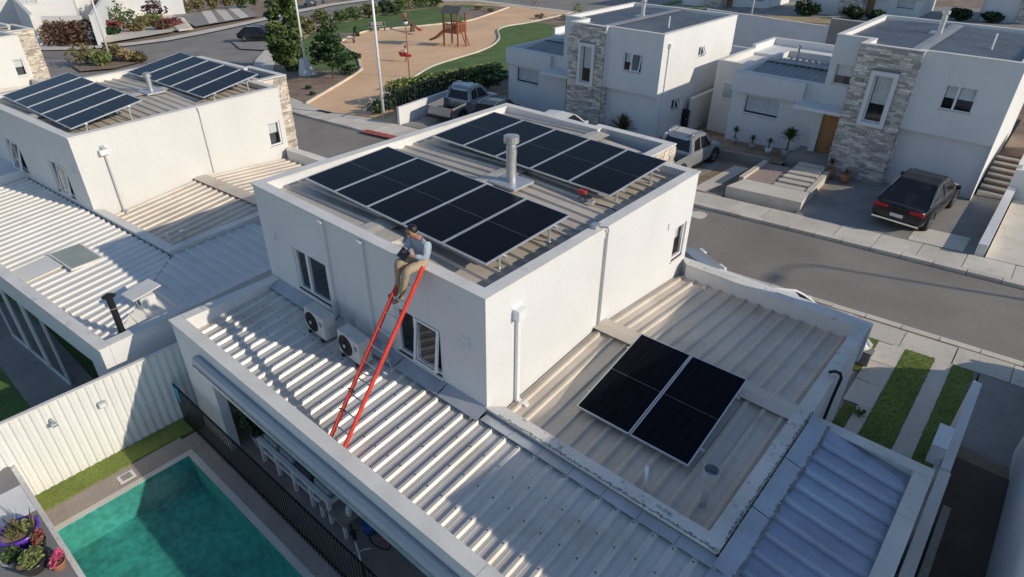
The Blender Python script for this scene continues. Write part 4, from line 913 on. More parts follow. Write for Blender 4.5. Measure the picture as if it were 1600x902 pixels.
# driveway of our house: concrete tracks with lawn between, boundary wall
def strip(name, x0, x1, y0, y1, h, m): return sheet(name, [(x0, y0), (x1, y0), (x1, y1), (x0, y1)], h, m)
sheet('driveway', [(-4, 7.25), (6.6, 7.25), (6.6, 11.3), (-4, 11.38)], -.012, 'concrete_grey')
q = MB(); q.quad((-.0, 3.9, .01), (6.5, 3.9, .01), (6.5, 7.25, .33), (0, 7.25, .28)); tag(q.build('driveway', 'concrete_grey'), kind='structure')
for x0, x1, y1 in ((4.62, 4.93, 11.3), (5.63, 6.03, 11.28)): strip('driveway_track', x0, x1, 4.5, y1, .02, 'concrete')
for k in range(3): strip('driveway_track', 4.28, 4.92, 8.1+k*1.05, 9.13+k*1.05, .028, 'concrete')
for (x0, x1, y0, y1) in ((4.94, 5.62, 4.2, 11.28), (6.04, 6.5, 4.2, 11.25), (4.36, 4.60, 5.0, 8.0), (4.0, 4.27, 9.5, 11.25)): strip('lawn', x0, x1, y0, y1, .026, 'turf')
rnd = random.Random(5); b = MB()
for (x0, x1, y0, y1, n) in ((4.94, 5.62, 6.5, 11.28, 2600), (6.04, 6.5, 6.5, 11.25, 1500), (4.36, 4.60, 6.5, 8.0, 500), (4.0, 4.27, 9.5, 11.25, 500)):
    for _ in range(n):
        x, y = rnd.uniform(x0-.02, x1+.02), rnd.uniform(y0, y1); a = rnd.uniform(0, 6.28); l_ = rnd.uniform(.02, .055); g = G(x)+.024
        b.quad((x-.008*math.cos(a), y-.008*math.sin(a), g), (x+.008*math.cos(a), y+.008*math.sin(a), g), (x+rnd.uniform(-.02, .02), y+rnd.uniform(-.02, .02), g+l_))
tag(b.build('grass', 'blade'), 'short green grass on the driveway strips', 'grass', kind='stuff')
t = thing('boundary_wall', 'narrow white boundary wall between our driveway and the right neighbour', 'wall', (0, 0, 0))
MB().box(6.46, 6.60, -6, 5.1, -.5, 1.9).build('wall', 'stucco', t); MB().box(6.44, 6.62, -6, 5.1, 1.902, 1.94).build('coping', 'coping', t)
MB().box(6.44, 6.60, 5.105, 8.3, -.5, 1.98).build('wall', 'stucco', t); MB().box(6.70, 6.82, -6, 4.6, -.2, 1.62).build('footing', 'concrete_grey', t)
t = thing('meter_cabinet', 'small white cabinet fixed on the boundary wall by our driveway', 'cabinet', (6.34, 5.7, 1.75)); MB().box(-.14, .094, -.34, .34, 0, .44).build('box', 'frame_white', t, bevel=.01); MB().box(-.16, .09, -.36, .36, .442, .455).build('lid', 'frame_white', t)
t = thing('metal_gate', 'black barred gate between the blue-grey roof and the boundary wall', 'gate', (6.38, 4.3, 0)); 
MB().bar((-.05, 0, 1.55), (-.05, 1.0, 1.55), .03).bar((-.05, 0, .3), (-.05, 1.0, .3), .03).build('frame', 'black_metal', t)
for k in range(9): MB().bar((-.05, .02+k*.12, .3), (-.05, .02+k*.12, 1.55), .018).build('bar', 'black_metal', t)
t = thing('mail_box', 'small grey box on the lawn edge at the front of our driveway', 'box', (4.2, 9.9, G(4.2)-.0)); MB().box(-.16, .16, -.12, .12, 0, .42).build('body', 'concrete_grey', t, bevel=.01); MB().box(-.18, .18, -.14, .14, .422, .45).build('lid', 'slab_grey', t)
leafy = bush('weed', 'small weed growing at the edge of our lawn strip', (4.75, 7.75, G(4.8)), .16, .14, .22, 'leaf_light', 60, .05, 3, cat='plant')
# ------------------------------------------------------------------ left neighbour
LH = house('neighbour_house', 'white neighbouring house at left with two rows of blue solar panels', (-15.73, -.97, -.76), R(4.8), roof_m='roof_metal', wall_m='stucco_cream', stone_m='stone_pale')
lr = LH['root']; ML = Matrix.Translation((-15.73, -.97, -.76)) @ Matrix.Rotation(R(4.8), 4, 'Z')
FxL = FR((0, 0), (0, 7.25)); downpipe(LH, FxL, .8, 4.6, 2.75, 'pvc_grey', w=.02); MB().box(.006, .16, .66, .95, 4.58, 4.74).build('hopper', 'frame_white', lr)
q = MB(); q.tube([(.025, 4.05, 2.95), (.025, 4.05, 5.1), (.05, 4.03, 5.22), (.0, 4.0, 5.33)], .016, 6); q.build('conduit', 'pvc_grey', lr)
chimney(LH, -3.2, 4.2, 5.24, .45, .09)
ribbed(LH, 'y', -4.9, 7.15, [(-.06, 2.86), (-3.08, 2.62)], 'roof_white', name='patio_roof_sheet', clip=lambda uu, wv: wv if wv < -1 else (-.06 if uu < 4.45 else -.06-(uu-4.45)*1.08), base=.15, top=.075, h=.045)
ribbed(LH, 'x', -2.95, 2.6, [(4.42, 2.86), (7.2, 2.60)], 'roof_white', name='patio_roof_sheet', clip=lambda uu, wv: wv if wv > 5 else (4.42 if uu > 0 else 4.42+min(2.7, -uu*.92)), base=.1, top=.05, h=.05)
q = MB(); q.box(-4.9, 7.4, -3.3, -3.1, 2.3, 2.97); q.build('patio_beam', 'stucco', lr); q = MB(); q.box(7.2, 7.4, -3.095, 2.6, -.6, 2.97); q.build('patio_wall', 'stucco', lr)
q = MB(); q.box(-4.95, 7.43, -3.33, -3.07, 2.975, 3.0); q.build('coping', 'coping', lr); q = MB(); q.box(7.17, 7.43, -3.065, 2.6, 2.975, 3.0); q.build('coping', 'coping', lr)
q = MB(); q.box(6.6, 7.19, -3.3, -3.1, -.6, 2.295); q.build('patio_wall', 'stucco', lr); q = MB(); q.box(-7.6, -4.92, -2.3, .0, -.6, 3.15); q.build('rear_room', 'stucco', lr)
q = MB(); q.box(-4.9, 6.6, -.6, -.5, -.3, 2.3); q.build('patio_back_wall', 'room_dark', lr); q = MB(); q.box(-4.9, 6.6, -3.09, -.6, 2.24, 2.3); q.build('patio_ceiling', 'stucco', lr)
for x0 in (-.2, 1.1, 2.4):
    F_ = FR((x0, -3.25), (x0+1.25, -3.25)); b = MB(); F_.box(b, 0, 1.2, -.05, 0, 0, .07); F_.box(b, 0, 1.2, -.05, 0, 2.2, 2.28); F_.box(b, 0, .07, -.05, 0, .07, 2.2); F_.box(b, 1.13, 1.2, -.05, 0, .07, 2.2); d = b.build('glass_door', 'frame_white', lr)
    MB().quad(F_.p(.07, -.025, .07), F_.p(1.13, -.025, .07), F_.p(1.13, -.025, 2.2), F_.p(.07, -.025, 2.2)).build('pane', 'glass', d)
sk = MB(); sk.box(1.55, 2.95, -2.0, -1.15, 2.78, 2.83); so2 = sk.build('skylight', 'coping', lr); MB().quad((1.6, -1.95, 2.834), (2.9, -1.95, 2.834), (2.9, -1.2, 2.834), (1.6, -1.2, 2.834)).build('pane', 'pond_glass', so2)
sk = MB(); sk.hexa([(1.55, -3.0, 2.70), (2.5, -3.0, 2.70), (2.5, -2.02, 2.79), (1.55, -2.02, 2.79)], [(1.55, -3.0, 2.71), (2.5, -3.0, 2.71), (2.5, -2.02, 2.80), (1.55, -2.02, 2.80)]); sk.build('roof_tray', 'roof_white', lr)
o_ = MB().tube([(6.9, -2.6, 2.6), (6.9, -2.6, 3.75)], .07, 14).build('flue', 'black_metal', lr); MB().lathe([(.075, 0), (.075, .05), (.15, .07), (.05, .13)], (6.9, -2.6, 3.75), 14).build('flue_cap', 'black_metal', o_); MB().lathe([(.078, 0), (.078, .02)], (6.9, -2.6, 3.5), 14).build('flue_band', 'galvanised', o_); MB().lathe([(.11, 0), (.1, .1)], (6.9, -2.6, 2.6), 14).build('flue_collar', 'pvc_white', o_)
o_ = MB().box(6.1, 6.42, -1.85, -1.5, 2.65, 3.15).build('roof_hood', 'stucco', lr); MB().hexa([(5.95, -2.05, 3.2), (6.55, -2.05, 3.24), (6.55, -1.35, 3.34), (5.95, -1.35, 3.30)], [(5.95, -2.05, 3.23), (6.55, -2.05, 3.27), (6.55, -1.35, 3.37), (5.95, -1.35, 3.33)]).build('hood_plate', 'coping', o_); MB().box(6.24, 6.36, -1.858, -1.852, 2.95, 3.08).build('hood_opening', 'black_metal', o_)
for xx in (6.08, 6.4): MB().box(xx, xx+.03, -1.85, -1.82, 3.15, 3.22).build('hood_post', 'galvanised', o_)
o_ = MB().tube([(3.42, .45, 2.64), (3.42, .45, 3.08)], .035, 10).build('vent_pipe', 'pvc_white', lr); o_ = MB().tube([(3.9, .68, 2.64), (3.9, .68, 3.2)], .055, 12).build('roof_vent', 'galvanised', lr); MB().lathe([(.08, 0), (.08, .05)], (3.9, .68, 3.16), 12).build('vent_collar', 'galvanised', o_)
q = MB(); q.box(3.7, 3.9, -.012, -.002, 2.4, 2.47); q.build('overflow_slot', 'black_metal', lr)
def lworld(x, y, z): return tuple(ML @ Vector((x, y, z)))
array('near row of five blue solar panels on the left neighbour roof', lworld(-6.35, .62, 5.33), R(2.6), R(10), 5, lambda x, y: roof_main(-6.35+x)-5.33, gap=.06)
array('far row of five blue solar panels on the left neighbour roof', lworld(-6.4, 4.95, 5.33), R(2.6), R(10), 5, lambda x, y: roof_main(-6.4+x)-5.33, gap=.06)
q = MB(); q.box(-24, -7.52, -14, -1.2, -1.2, -.78); tag(q.build('neighbour_lawn', 'lawn'), kind='structure')
q = MB(); q.box(-18, -7.9, -4.9, -3.4, -1.2, -.76); tag(q.build('neighbour_terrace', 'concrete_grey'), kind='structure')
t = thing('garden_table', 'white framed garden table on the neighbour dark lawn', 'table', (-9.55, -5.55, -.78), R(10))
MB().box(-.9, .5, -.5, .5, .70, .73).build('tabletop', 'frame_white', t); MB().box(-.86, .46, -.46, .46, .731, .736).build('inlay', 'deck', t)
for sx in (-.85, .45):
    for sy in (-.45, .45): MB().bar((sx, sy, 0), (sx, sy, .7), .05).build('leg', 'frame_white', t)
t = thing('garden_chair', 'white tube garden chair beside the neighbour garden table', 'chair', (-8.75, -5.3, -.78), R(150))
for sy in (-.24, .24):
    MB().tube(smooth_path([(.25, sy, 0), (.22, sy, .42), (-.2, sy, .42), (-.32, sy, .88)]), .016, 6).build('side_frame', 'frame_white', t); MB().tube([(-.25, sy, 0), (-.2, sy, .42)], .016, 6).build('leg', 'frame_white', t)
MB().box(-.2, .22, -.23, .23, .425, .44).build('seat', 'sheet_white', t); MB().bar((-.21, 0, .5), (-.31, 0, .86), .44, .015).build('backrest', 'sheet_white', t)

# ------------------------------------------------------------------ right neighbour (its shade falls on our roof), houses opposite
RN = house('neighbour_house', 'white neighbouring house whose shaded wall fills the lower right corner', (14.62, .2, .84), 0, zbase=-1.2)
RH = house('neighbour_house', 'white house across the street at right with wooden door and stone tower', (-2.61, 32.4, .37), math.pi, roof_m='roof_dark', stone_m='stone_grey', single_stone=True, wing_y=6.65, zbase=-1.2, open_sash=False)
MH = house('neighbour_house', 'white house across the street beside the playground, with pale stone tower', (-17.1, 32.2, -.42), math.pi, roof_m='roof_dark', stone_m='stone_grey', wing_y=7.1, left_win=True, zbase=-1.2)
for H, full in ((RH, True), (MH, False)):
    rt = H['root']
    q = MB(); q.box(-6.9, 6.4, -3.2, -.01, -1, 2.6); q.build('rear_block', 'stucco', rt)
    for a, c_, d, e in ((-6.9, 6.4, -3.2, -3.0), (6.2, 6.4, -3.0, -.02), (-6.9, -6.7, -3.0, -.02)): MB().box(a, c_, d, e, 2.601, 2.968).build('rear_wall', 'stucco', rt); MB().box(a-.02, c_+.02, d-.015, e+.015, 2.969, 2.995).build('coping', 'coping', rt)
    if full:
        q = MB(); q.box(4.38, 6.4, .0, 4.4, -1, 2.45); q.build('passage_block', 'stucco_cream', rt)
        for a, c_, d, e in ((4.38, 6.4, 4.2, 4.4), (6.2, 6.4, 0, 4.2)): MB().box(a, c_, d, e, 2.451, 2.8).build('passage_wall', 'stucco_cream', rt); MB().box(a-.02, c_+.02, d-.02, e+.02, 2.801, 2.83).build('coping', 'coping', rt)
        F_ = FR((6.4, 4.4), (4.38, 4.4)); b = MB(); F_.box(b, .5, 1.2, .003, .05, .9, 1.8); w_ = b.build('window', 'frame_white', rt); b = MB(); F_.box(b, .56, 1.14, .051, .055, .96, 1.74); b.build('pane', 'glass', w_)
chimney(RH, -3.15, 3.3, 5.2, .75, .11); o_ = MB().tube([(-5.45, 5.4, 4.95), (-5.45, 5.4, 5.75)], .035, 10).build('vent_pipe', 'pvc_white', RH['root'])
chimney(MH, -3.0, 3.9, 5.2, .7, .11); o_ = MB().tube([(-5.7, 5.75, 4.95), (-5.7, 5.75, 5.7)], .035, 10).build('vent_pipe', 'pvc_white', MH['root'])
chimney(RH, 3.3, 1.4, 2.75, .6, .06, base=False, name='roof_vent')
o_ = MB().tube([(1.6, 1.2, 2.75), (1.6, 1.2, 3.2)], .03, 8).build('vent_pipe', 'pvc_white', RH['root'])
# next house on our side, far left, and the row behind
L2H = house('neighbour_house', 'pale house at the far left edge with stone corner and one window', (-37.2, -3.3, -1.35), R(8), wall_m='stucco_cream', stone_m='stone_pale', zbase=-1.5)
R3A = house('distant_house', 'distant white house with stone tower and brown door behind dry grass', (-13.8, 86.6, -.75), math.pi, mir=True, stone_m='stone_grey', zbase=-1, fine=False)
R3B = house('distant_house', 'distant white house with wide windows at the top right edge', (3.0, 87.5, .1), math.pi, mir=True, stone_m='stone_grey', zbase=-1, fine=False)
R3C = house('distant_house', 'distant white house behind the striped driveway at the top edge', (-31, 88, -1.7), math.pi, mir=True, stone_m='stone_grey', zbase=-1, fine=False)
t = thing('garden_wall', 'long shaded white wall behind the gardens of the houses opposite', 'wall', (0, 47, 0))
MB().hexa([(-19, 0, -1.5), (-9.2, 0, -1), (-9.2, .2, -1), (-19, .2, -1.5)], [(-19, 0, 2.72), (-9.2, 0, 2.49), (-9.2, .2, 2.49), (-19, .2, 2.72)]).build('wall', 'stucco', t); MB().hexa([(-19.02, -.03, 2.725), (-9.2, -.03, 2.495), (-9.2, .23, 2.495), (-19.02, .23, 2.725)], [(-19.02, -.03, 2.78), (-9.2, -.03, 2.55), (-9.2, .23, 2.55), (-19.02, .23, 2.78)]).build('coping', 'coping', t)
t = thing('garden_wall', 'grey block wall stretch behind the right house opposite', 'wall', (0, 47, 0)); MB().box(-9.19, 8, .02, .2, -1, 3.1).build('wall', 'concrete_grey', t); MB().box(-9.19, 8, .0, .22, 3.102, 3.14).build('coping', 'coping', t)
sheet('dry_lawn', [(-24, 70.5), (-10.5, 70.5), (-10.5, 74.5), (-24, 74.5)], .03, 'dry_grass')
for k in range(6): sheet('driveway_strip', [(-41+k*2.8, 74), (-39.6+k*2.8, 74), (-39.6+k*2.8, 84), (-41+k*2.8, 84)], .02, 'lawn' if k in (0, 2) else 'concrete_grey')
sheet('front_yard', [(-45, 72), (20, 66), (20, 90), (-45, 92)], -.02, 'concrete_grey')
for k, (x, y, rx, h, lab) in enumerate([(-20.2, 76, 1.9, 1.7, 'round dark bush before the distant white house'), (-15.2, 75.5, 1.6, 1.4, 'low dark flowering bush by the distant brown door'), (-12.8, 75.2, 1.3, 1.1, 'small dark bush right of the distant brown door'), (-5.5, 79, 1.4, 1.2, 'dark bush under the wide distant window'), (-2.6, 79, 1.2, 1.0, 'last dark bush at the top right corner')]):
    bush('bush', lab, (x, y, G(x)), rx, 1.1, h, 'leaf_dark', 700, .2, 30+k)

sheet('driveway', [(6.64, 7.2), (16, 7.2), (16, 11.28), (6.64, 11.28)], .0, 'concrete_grey')
q = MB(); q.box(6.63, 7.66, -6, 7.19, .2, .76); tag(q.build('side_passage', 'wood_dark_alley_shade'), kind='structure')  # alley floor, with the neighbour's shade put into its dark colour
# ------------------------------------------------------------------ street front of the houses opposite
t = thing('front_steps', 'concrete planter with steps and gravel before the wooden door opposite', 'steps', (0, 0, 0))
MB().gprism([(-3.75, 18.95), (-.62, 18.95), (-.75, 20.2), (-3.5, 20.2)], -.2, .38).build('platform', 'concrete', t)
MB().gprism([(-3.76, 20.21), (-3.55, 20.21), (-3.55, 22.9), (-3.76, 22.9)], -.2, .44).build('planter_edge', 'concrete', t); MB().gprism([(-.92, 20.21), (-.7, 20.21), (-.95, 24), (-1.15, 24)], -.2, .40).build('planter_edge', 'concrete', t)
MB().gprism([(-3.54, 20.21), (-2.35, 20.21), (-2.35, 22.9), (-3.54, 22.9)], -.2, .33).build('gravel_bed', 'gravel', t)
for k in range(6): MB().gprism([(-2.3, 20.3+k*.55), (-.98-.03*k, 20.3+k*.55), (-1.0-.03*k, 20.68+k*.55), (-2.3, 20.68+k*.55)], .1, .36+.03*k).build('step', 'concrete', t)
MB().gprism([(-2.34, 20.21), (-.95, 20.21), (-1.16, 24.2), (-2.34, 24.2)], -.2, .30).build('step_bed', 'gravel', t)
MB().gprism([(-3.1, 23.9), (-1.2, 23.9), (-1.2, 25.8), (-3.1, 25.8)], -.2, .52).build('landing', 'concrete_grey', t)
MB().gprism([(-7.6, 23.2), (-3.6, 23.2), (-3.6, 23.4), (-7.6, 23.4)], -.2, .42).build('planter_edge', 'concrete_grey', t)
sheet('planting_bed', [(-7.6, 23.4), (-3.1, 23.4), (-3.1, 26), (-7.6, 26)], .2, 'soil')
sheet('front_yard', [(-10, 18.5), (-3.77, 18.6), (-3.77, 23.2), (-10, 27)], -.004, 'soil')
sheet('driveway', [(-.66, 18.62), (5.3, 18.68), (5.3, 25), (-.95, 24.5)], .004, 'concrete_grey')
sheet('driveway_slab', [(3.3, 18.68), (5.0, 18.7), (5.0, 20.1), (3.3, 20.1)], .012, 'concrete'); 
for k in range(4): MB().gprism([(-8.9+k*1.25, 18.7), (-8.2+k*1.25, 18.7), (-8.0+k*1.25, 22.6), (-8.7+k*1.25, 22.6)], -.1, .012+.002*k).build('track', 'concrete' if k % 2 else 'concrete_grey', tag(bpy.data.objects.get('driveway_tracks') or MB().gprism([(-9, 18.7), (-4, 18.7), (-4, 18.75), (-9, 18.75)], -.15, .003).build('driveway_tracks', 'concrete'), kind='structure'))
sheet('front_yard', [(-24, 18.15), (-10, 18.4), (-10, 27), (-24, 27)], -.006, 'concrete_grey')
sheet('driveway', [(5.65, 18.7), (16, 18.8), (16, 26), (5.65, 26)], .002, 'concrete')
t = thing('boundary_wall', 'low white wall beside the dark car driveway at the right edge', 'wall', (0, 0, 0)); MB().gprism([(5.32, 18.75), (5.6, 18.75), (5.6, 25.4), (5.32, 25.4)], -.2, .42).build('wall', 'stucco', t); MB().gprism([(5.32, 25.41), (12, 25.41), (12, 25.6), (5.32, 25.6)], -.2, 1.15).build('wall', 'stucco', t); MB().gprism([(5.32, 25.61), (5.5, 25.61), (5.5, 33), (5.32, 33)], -.2, 1.3).build('wall', 'stucco', t)
t = thing('timber_steps', 'dark timber and concrete steps beside the right house opposite', 'steps', (0, 0, 0))
for k in range(7):
    MB().box(4.42, 5.3, 24.9+k*.55, 25.18+k*.55, G(4.8)+.1*k, G(4.8)+.1*k+.14).build('tread', 'concrete', t); MB().box(4.4, 5.3, 25.19+k*.55, 25.44+k*.55, G(4.8)+.1*k-.02, G(4.8)+.1*k+.18).build('sleeper', 'wood_dark_alley_shade', t)
sheet('side_path', [(4.4, 24.8), (5.3, 24.8), (5.3, 40), (4.4, 40)], .02, 'soil')
t = thing('boundary_wall', 'pale wall between the two houses opposite', 'wall', (0, 0, 0)); MB().box(-9.85, -9.65, 27.1, 34, -1.2, 1.15).build('wall', 'stucco_cream', t); MB().box(-9.88, -9.62, 27.07, 34, 1.152, 1.19).build('coping', 'coping', t)
t = thing('gate', 'dark solid side gate beside the house next to the playground', 'gate', (-10.13, 26.95, -.55)); MB().box(0, .42, 0, .05, .05, 1.1).build('leaf', 'black_metal', t); MB().box(.3, .34, -.04, -.001, .55, .6).build('latch', 'galvanised', t)
def rosette(label, loc, r_, h, n, m='leaf_mid', potm='pot_grey', pr=.17, ph=.26, seed=1, grp=None):
    t = thing('potted_plant', label, 'plant', loc, 0, grp); rnd = random.Random(seed); b = MB()
    if potm: MB().lathe([(pr*.7, 0), (pr, ph), (pr*.9, ph), (pr*.85, ph*.9)], n=16).build('pot', potm, t, smooth=True)
    else: ph = 0
    for k in range(n):
        a = rnd.uniform(0, 6.28); e = rnd.uniform(.1, 1.45); ln = r_*rnd.uniform(.8, 1.15); d = Vector((math.cos(a)*math.cos(e), math.sin(a)*math.cos(e), math.sin(e))); s_ = d.cross(Vector((0, 0, 1))).normalized()*r_*.05
        p = Vector((0, 0, ph+h)); q_ = p+d*ln*.6+Vector((0, 0, .02)); e_ = p+d*ln-Vector((0, 0, ln*.12)); b.quad(p-s_*.7, p+s_*.7, q_+s_, q_-s_); b.quad(q_-s_, q_+s_, e_)
    b.build('leaves', m, t); MB().tube([(0, 0, ph*.8), (0, 0, ph+h)], .04, 8).build('stem', 'bark', t)
zb = G(-5)+.2
rosette('leftmost potted succulent under the curtained window opposite', (-6.2, 25.2, zb), .32, .3, 60, 'leaf_mid', 'pot_grey', seed=2); rosette('second potted succulent from the left under the curtained window', (-5.2, 25.0, zb), .3, .15, 60, 'leaf_mid', 'pot_grey', seed=3)
rosette('third potted succulent, in a pale pot near the spiky plant', (-4.3, 24.85, zb), .3, .25, 60, 'leaf_mid', 'frame_white', seed=4); rosette('tall spiky plant in a grey pot left of the wooden door', (-3.45, 24.9, zb), .62, .55, 120, 'leaf_mid', 'pot_grey', .22, .35, seed=5)
rosette('reddish plant in a clay pot at the foot of the stone tower', (-.95, 23.35, G(-1)+.02), .28, .2, 60, 'leaf_plum', 'terracotta', .26, .5, seed=6); rosette('small plant in a brown pot beside the stone tower', (-.25, 23.25, G(-.2)+.01), .2, .05, 40, 'leaf_dark', 'terracotta', .24, .4, seed=7)
rosette('big grassy clump against the wall of the house by the playground', (-12.1, 25.0-.9, G(-12)), 1.1, .2, 160, 'leaf_olive', None, seed=8)
# ------------------------------------------------------------------ vehicles
def loft(st):                       # st: list of (x, hw, zb, zt, crown) stations; returns MB hull
    b = MB(); rings = []
    for (x, hw, zb, zt, cr) in st:
        half = [(hw*.80, zb), (hw*.97, zb+.10), (hw, zb+(zt-zb)*.45), (hw*.985, zb+(zt-zb)*.78), (hw*.93, zt-.015), (hw*.80, zt+cr*.5), (hw*.4, zt+cr)]
        ring = [(x, y, z) for y, z in half]+[(x, -y, z) for y, z in reversed(half)]; i = len(b.v); b.v += ring; rings.append(range(i, i+len(ring)))
    n = len(rings[0])
    for k in range(len(rings)-1):
        for j in range(n): b.f.append((rings[k][j], rings[k][(j+1) % n], rings[k+1][(j+1) % n], rings[k+1][j]))
    b.f.append(tuple(rings[0])[::-1]); b.f.append(tuple(rings[-1])); return b
def wheel_set(t, xs_, hw, rr, rimm='rim'):
    for x in xs_:
        for s in (-1, 1):
            w_ = MB().lathe([(rr*.6, -.11), (rr*.93, -.115), (rr, -.08), (rr, .08), (rr*.93, .115), (rr*.6, .11)], n=24).build('wheel', 'tyre', t, smooth=True); w_.rotation_euler = (R(-90*s), 0, 0); w_.location = (x, s*(hw-.11), rr)
            k = MB().lathe([(.03, .105), (.05, .115), (rr*.62, .095)], n=24, caps=False)
            for a in range(5):
                an = a*1.2566; k.hexa([(.03*math.cos(an-.5), .03*math.sin(an-.5), .1), (rr*.62*math.cos(an-.14), rr*.62*math.sin(an-.14), .1), (rr*.62*math.cos(an+.14), rr*.62*math.sin(an+.14), .1), (.03*math.cos(an+.5), .03*math.sin(an+.5), .1)], [(.03*math.cos(an-.5), .03*math.sin(an-.5), .125), (rr*.62*math.cos(an-.14), rr*.62*math.sin(an-.14), .12), (rr*.62*math.cos(an+.14), rr*.62*math.sin(an+.14), .12), (.03*math.cos(an+.5), .03*math.sin(an+.5), .125)])
            k.build('rim', rimm, w_)
            ar = MB()
            ar.tube([(x+(rr+.045)*math.cos(a*math.pi/10), s*(hw-.02), rr+(rr+.045)*math.sin(a*math.pi/10)) for a in range(11)], .05, 6); ar.build('arch', 'dark_rubber', t, smooth=True)
def panel(P, off, name, m, t, inset_=.0):
    """flat pane laid just proud of a face given by its corners"""
    V = [Vector(p) for p in P]; nrm = (V[1]-V[0]).cross(V[2]-V[0]).normalized(); c_ = sum(V, Vector())/len(V)
    V = [v+(c_-v).normalized()*inset_ for v in V]
    return MB().hexa([v for v in V], [v+nrm*off for v in V]).build(name, m, t)
def car(name, label, loc, rz, paint, L=4.5, W=1.8, H=1.48, belt=.93, cab=(-1.95, -1.2, .35, 1.25), rr=.33, rails=False, trim=None, sub=2, tail=True, group=None, scale=1., cat='car'):
    t = thing(name, label, cat, loc, rz, group); hw = W/2; a = L/2
    st = [(-a, hw*.80, .42, belt-.10, .01), (-a+.06, hw*.92, .30, belt-.03, .02), (-a+.45, hw, .22, belt, .02), (-a*.45, hw, .20, belt+.0, .02), (0, hw, .20, belt, .02), (a*.45, hw, .20, belt-.02, .02), (a-.75, hw*.99, .22, belt-.08, .05), (a-.25, hw*.93, .26, belt-.2, .05), (a-.03, hw*.8, .32, belt-.32, .02), (a, hw*.7, .4, belt-.4, .01)]
    o = loft(st).build('body', paint, t, smooth=True); s = o.modifiers.new('sub', 'SUBSURF'); s.levels = sub; s.render_levels = sub
    x0, x1, x2, x3 = cab; wb = hw*.92; wt = hw*.70; zb = belt-.03
    B = [(x0, wb*.9, zb), (x3, wb*.9, zb-.05)]; T = [(x1, wt*.95, H-.05), ((x1+x2)/2, wt, H), (x2, wt*.93, H-.06)]
    c_ = MB()
    def ring(x, w0, z0): return None
    prof = [(x0, zb), (x1-.25*(x1-x0), H-.20), (x1, H-.045), ((x1+x2)/2, H), (x2, H-.05), (x2+.30*(x3-x2), H-.2), (x3, zb-.04)]
    def wid(z): return wb+(wt-wb)*max(0, min(1, (z-zb)/(H-zb)))
    n = len(prof); top = []
    for x, z in prof: w0 = wid(z); c_.v += [(x, w0, z), (x, w0*.6, z+.018), (x, -w0*.6, z+.018), (x, -w0, z)]
    for k in range(n-1):
        for j in range(3): c_.f.append((k*4+j, k*4+j+1, (k+1)*4+j+1, (k+1)*4+j))
    for s_ in (0, 3):
        f_ = [k*4+s_ for k in range(n)]; c_.f.append(tuple(f_ if s_ == 3 else f_[::-1]))
    cb = c_.build('cabin', paint, t, smooth=False, bevel=.045)
    for s_ in (-1, 1):                     # side glass follows the roof arch
        P = []
        for x, z in prof: P.append((x, z))
        cx = sum(p[0] for p in P)/n; cz = sum(p[1] for p in P)/n; V = []
        for x, z in P: xx, zz = cx+(x-cx)*.88, cz+(z-cz)*.78; V.append((xx, s_*(wid(zz)+.004), zz))
        if s_ == -1: V = V[::-1]
        g = MB(); g.hexa([(v[0], v[1]-s_*.01, v[2]) for v in V][::-1] if False else [(v[0], v[1]-s_*.012, v[2]) for v in V], [(v[0], v[1]+s_*.004, v[2]) for v in V]); w_ = g.build('side_window', 'car_glass' if False else 'paint_black', t)
        xm = (x1+x2)/2; MB().bar((xm, s_*(wid(zb+.03)+.012), zb+.03), (xm-.06, s_*(wid(H-.1)+.012), H-.1), .05, .02).build('pillar', paint, w_)
        if trim: MB().tube([(v[0], v[1]+s_*.008, v[2]) for v in V]+[(V[0][0], V[0][1]+s_*.008, V[0][2])], .014, 6).build('window_trim', trim, w_)
        m_ = MB().box(-.1, .1, -.02, .16, 0, .13).build('mirror', paint, t, bevel=.03); m_.location = (x3-.35, s_*(hw-.02)-(.14 if s_ < 0 else 0), belt+.02)
        MB().box(-.09, .09, 0, .02, 0, .03).build('handle', paint, t).location = ((x1+x2)/2-.35, s_*(hw-.005)-.01, belt-.14)
    def strip_(k0, k1, nm):
        g = MB()
        for k in range(k0, k1):
            (xa, za), (xb, zb_) = prof[k], prof[k+1]; wa, wb2 = wid(za)*.86, wid(zb_)*.86
            g.quad((xa, wa, za+.022), (xb, wb2, zb_+.022), (xb, -wb2, zb_+.022), (xa, -wa, za+.022))
        return g.build(nm, 'paint_black', t)
    strip_(0, 2, 'rear_window'); strip_(4, 6, 'windscreen')
    wheel_set(t, (-a*.61, a*.62), hw, rr)
    if tail:
        for s_ in (-1, 1): MB().box(-.04, .06, -.24, .24, -.055, .055).build('tail_light', 'tail_red', t, bevel=.02).location = (-a+.03, s_*(hw*.66), belt-.13)
        MB().box(-.02, 0, -.22, .22, -.06, .06).build('plate', 'plate', t).location = (-a-.012, 0, belt-.36)
        MB().box(-.03, .0, -hw*.86, hw*.86, -.035, .035).build('bumper_trim', 'chrome' if trim else 'dark_rubber', t, bevel=.01).location = (-a+.02, 0, .38)
    for s_ in (-1, 1): MB().box(-.06, .05, -.16, .16, -.06, .06).build('headlight', 'frame_white', t, bevel=.02).location = (a-.1, s_*hw*.64, belt-.29)
    if rails:
        for s_ in (-1, 1): MB().tube(smooth_path([(x1+.05, s_*wt*.85, H-.02), (x1+.25, s_*wt*.85, H+.05), (x2-.2, s_*wt*.85, H+.05), (x2+.0, s_*wt*.85, H-.03)]), .022, 6).build('roof_rail', 'chrome', t, smooth=True)
    t.scale = (scale,)*3; return t
def slope_rot(o): o.rotation_mode = 'XYZ'; return o
def on(x, y, h=0.): return (x, y, G(x)+h)
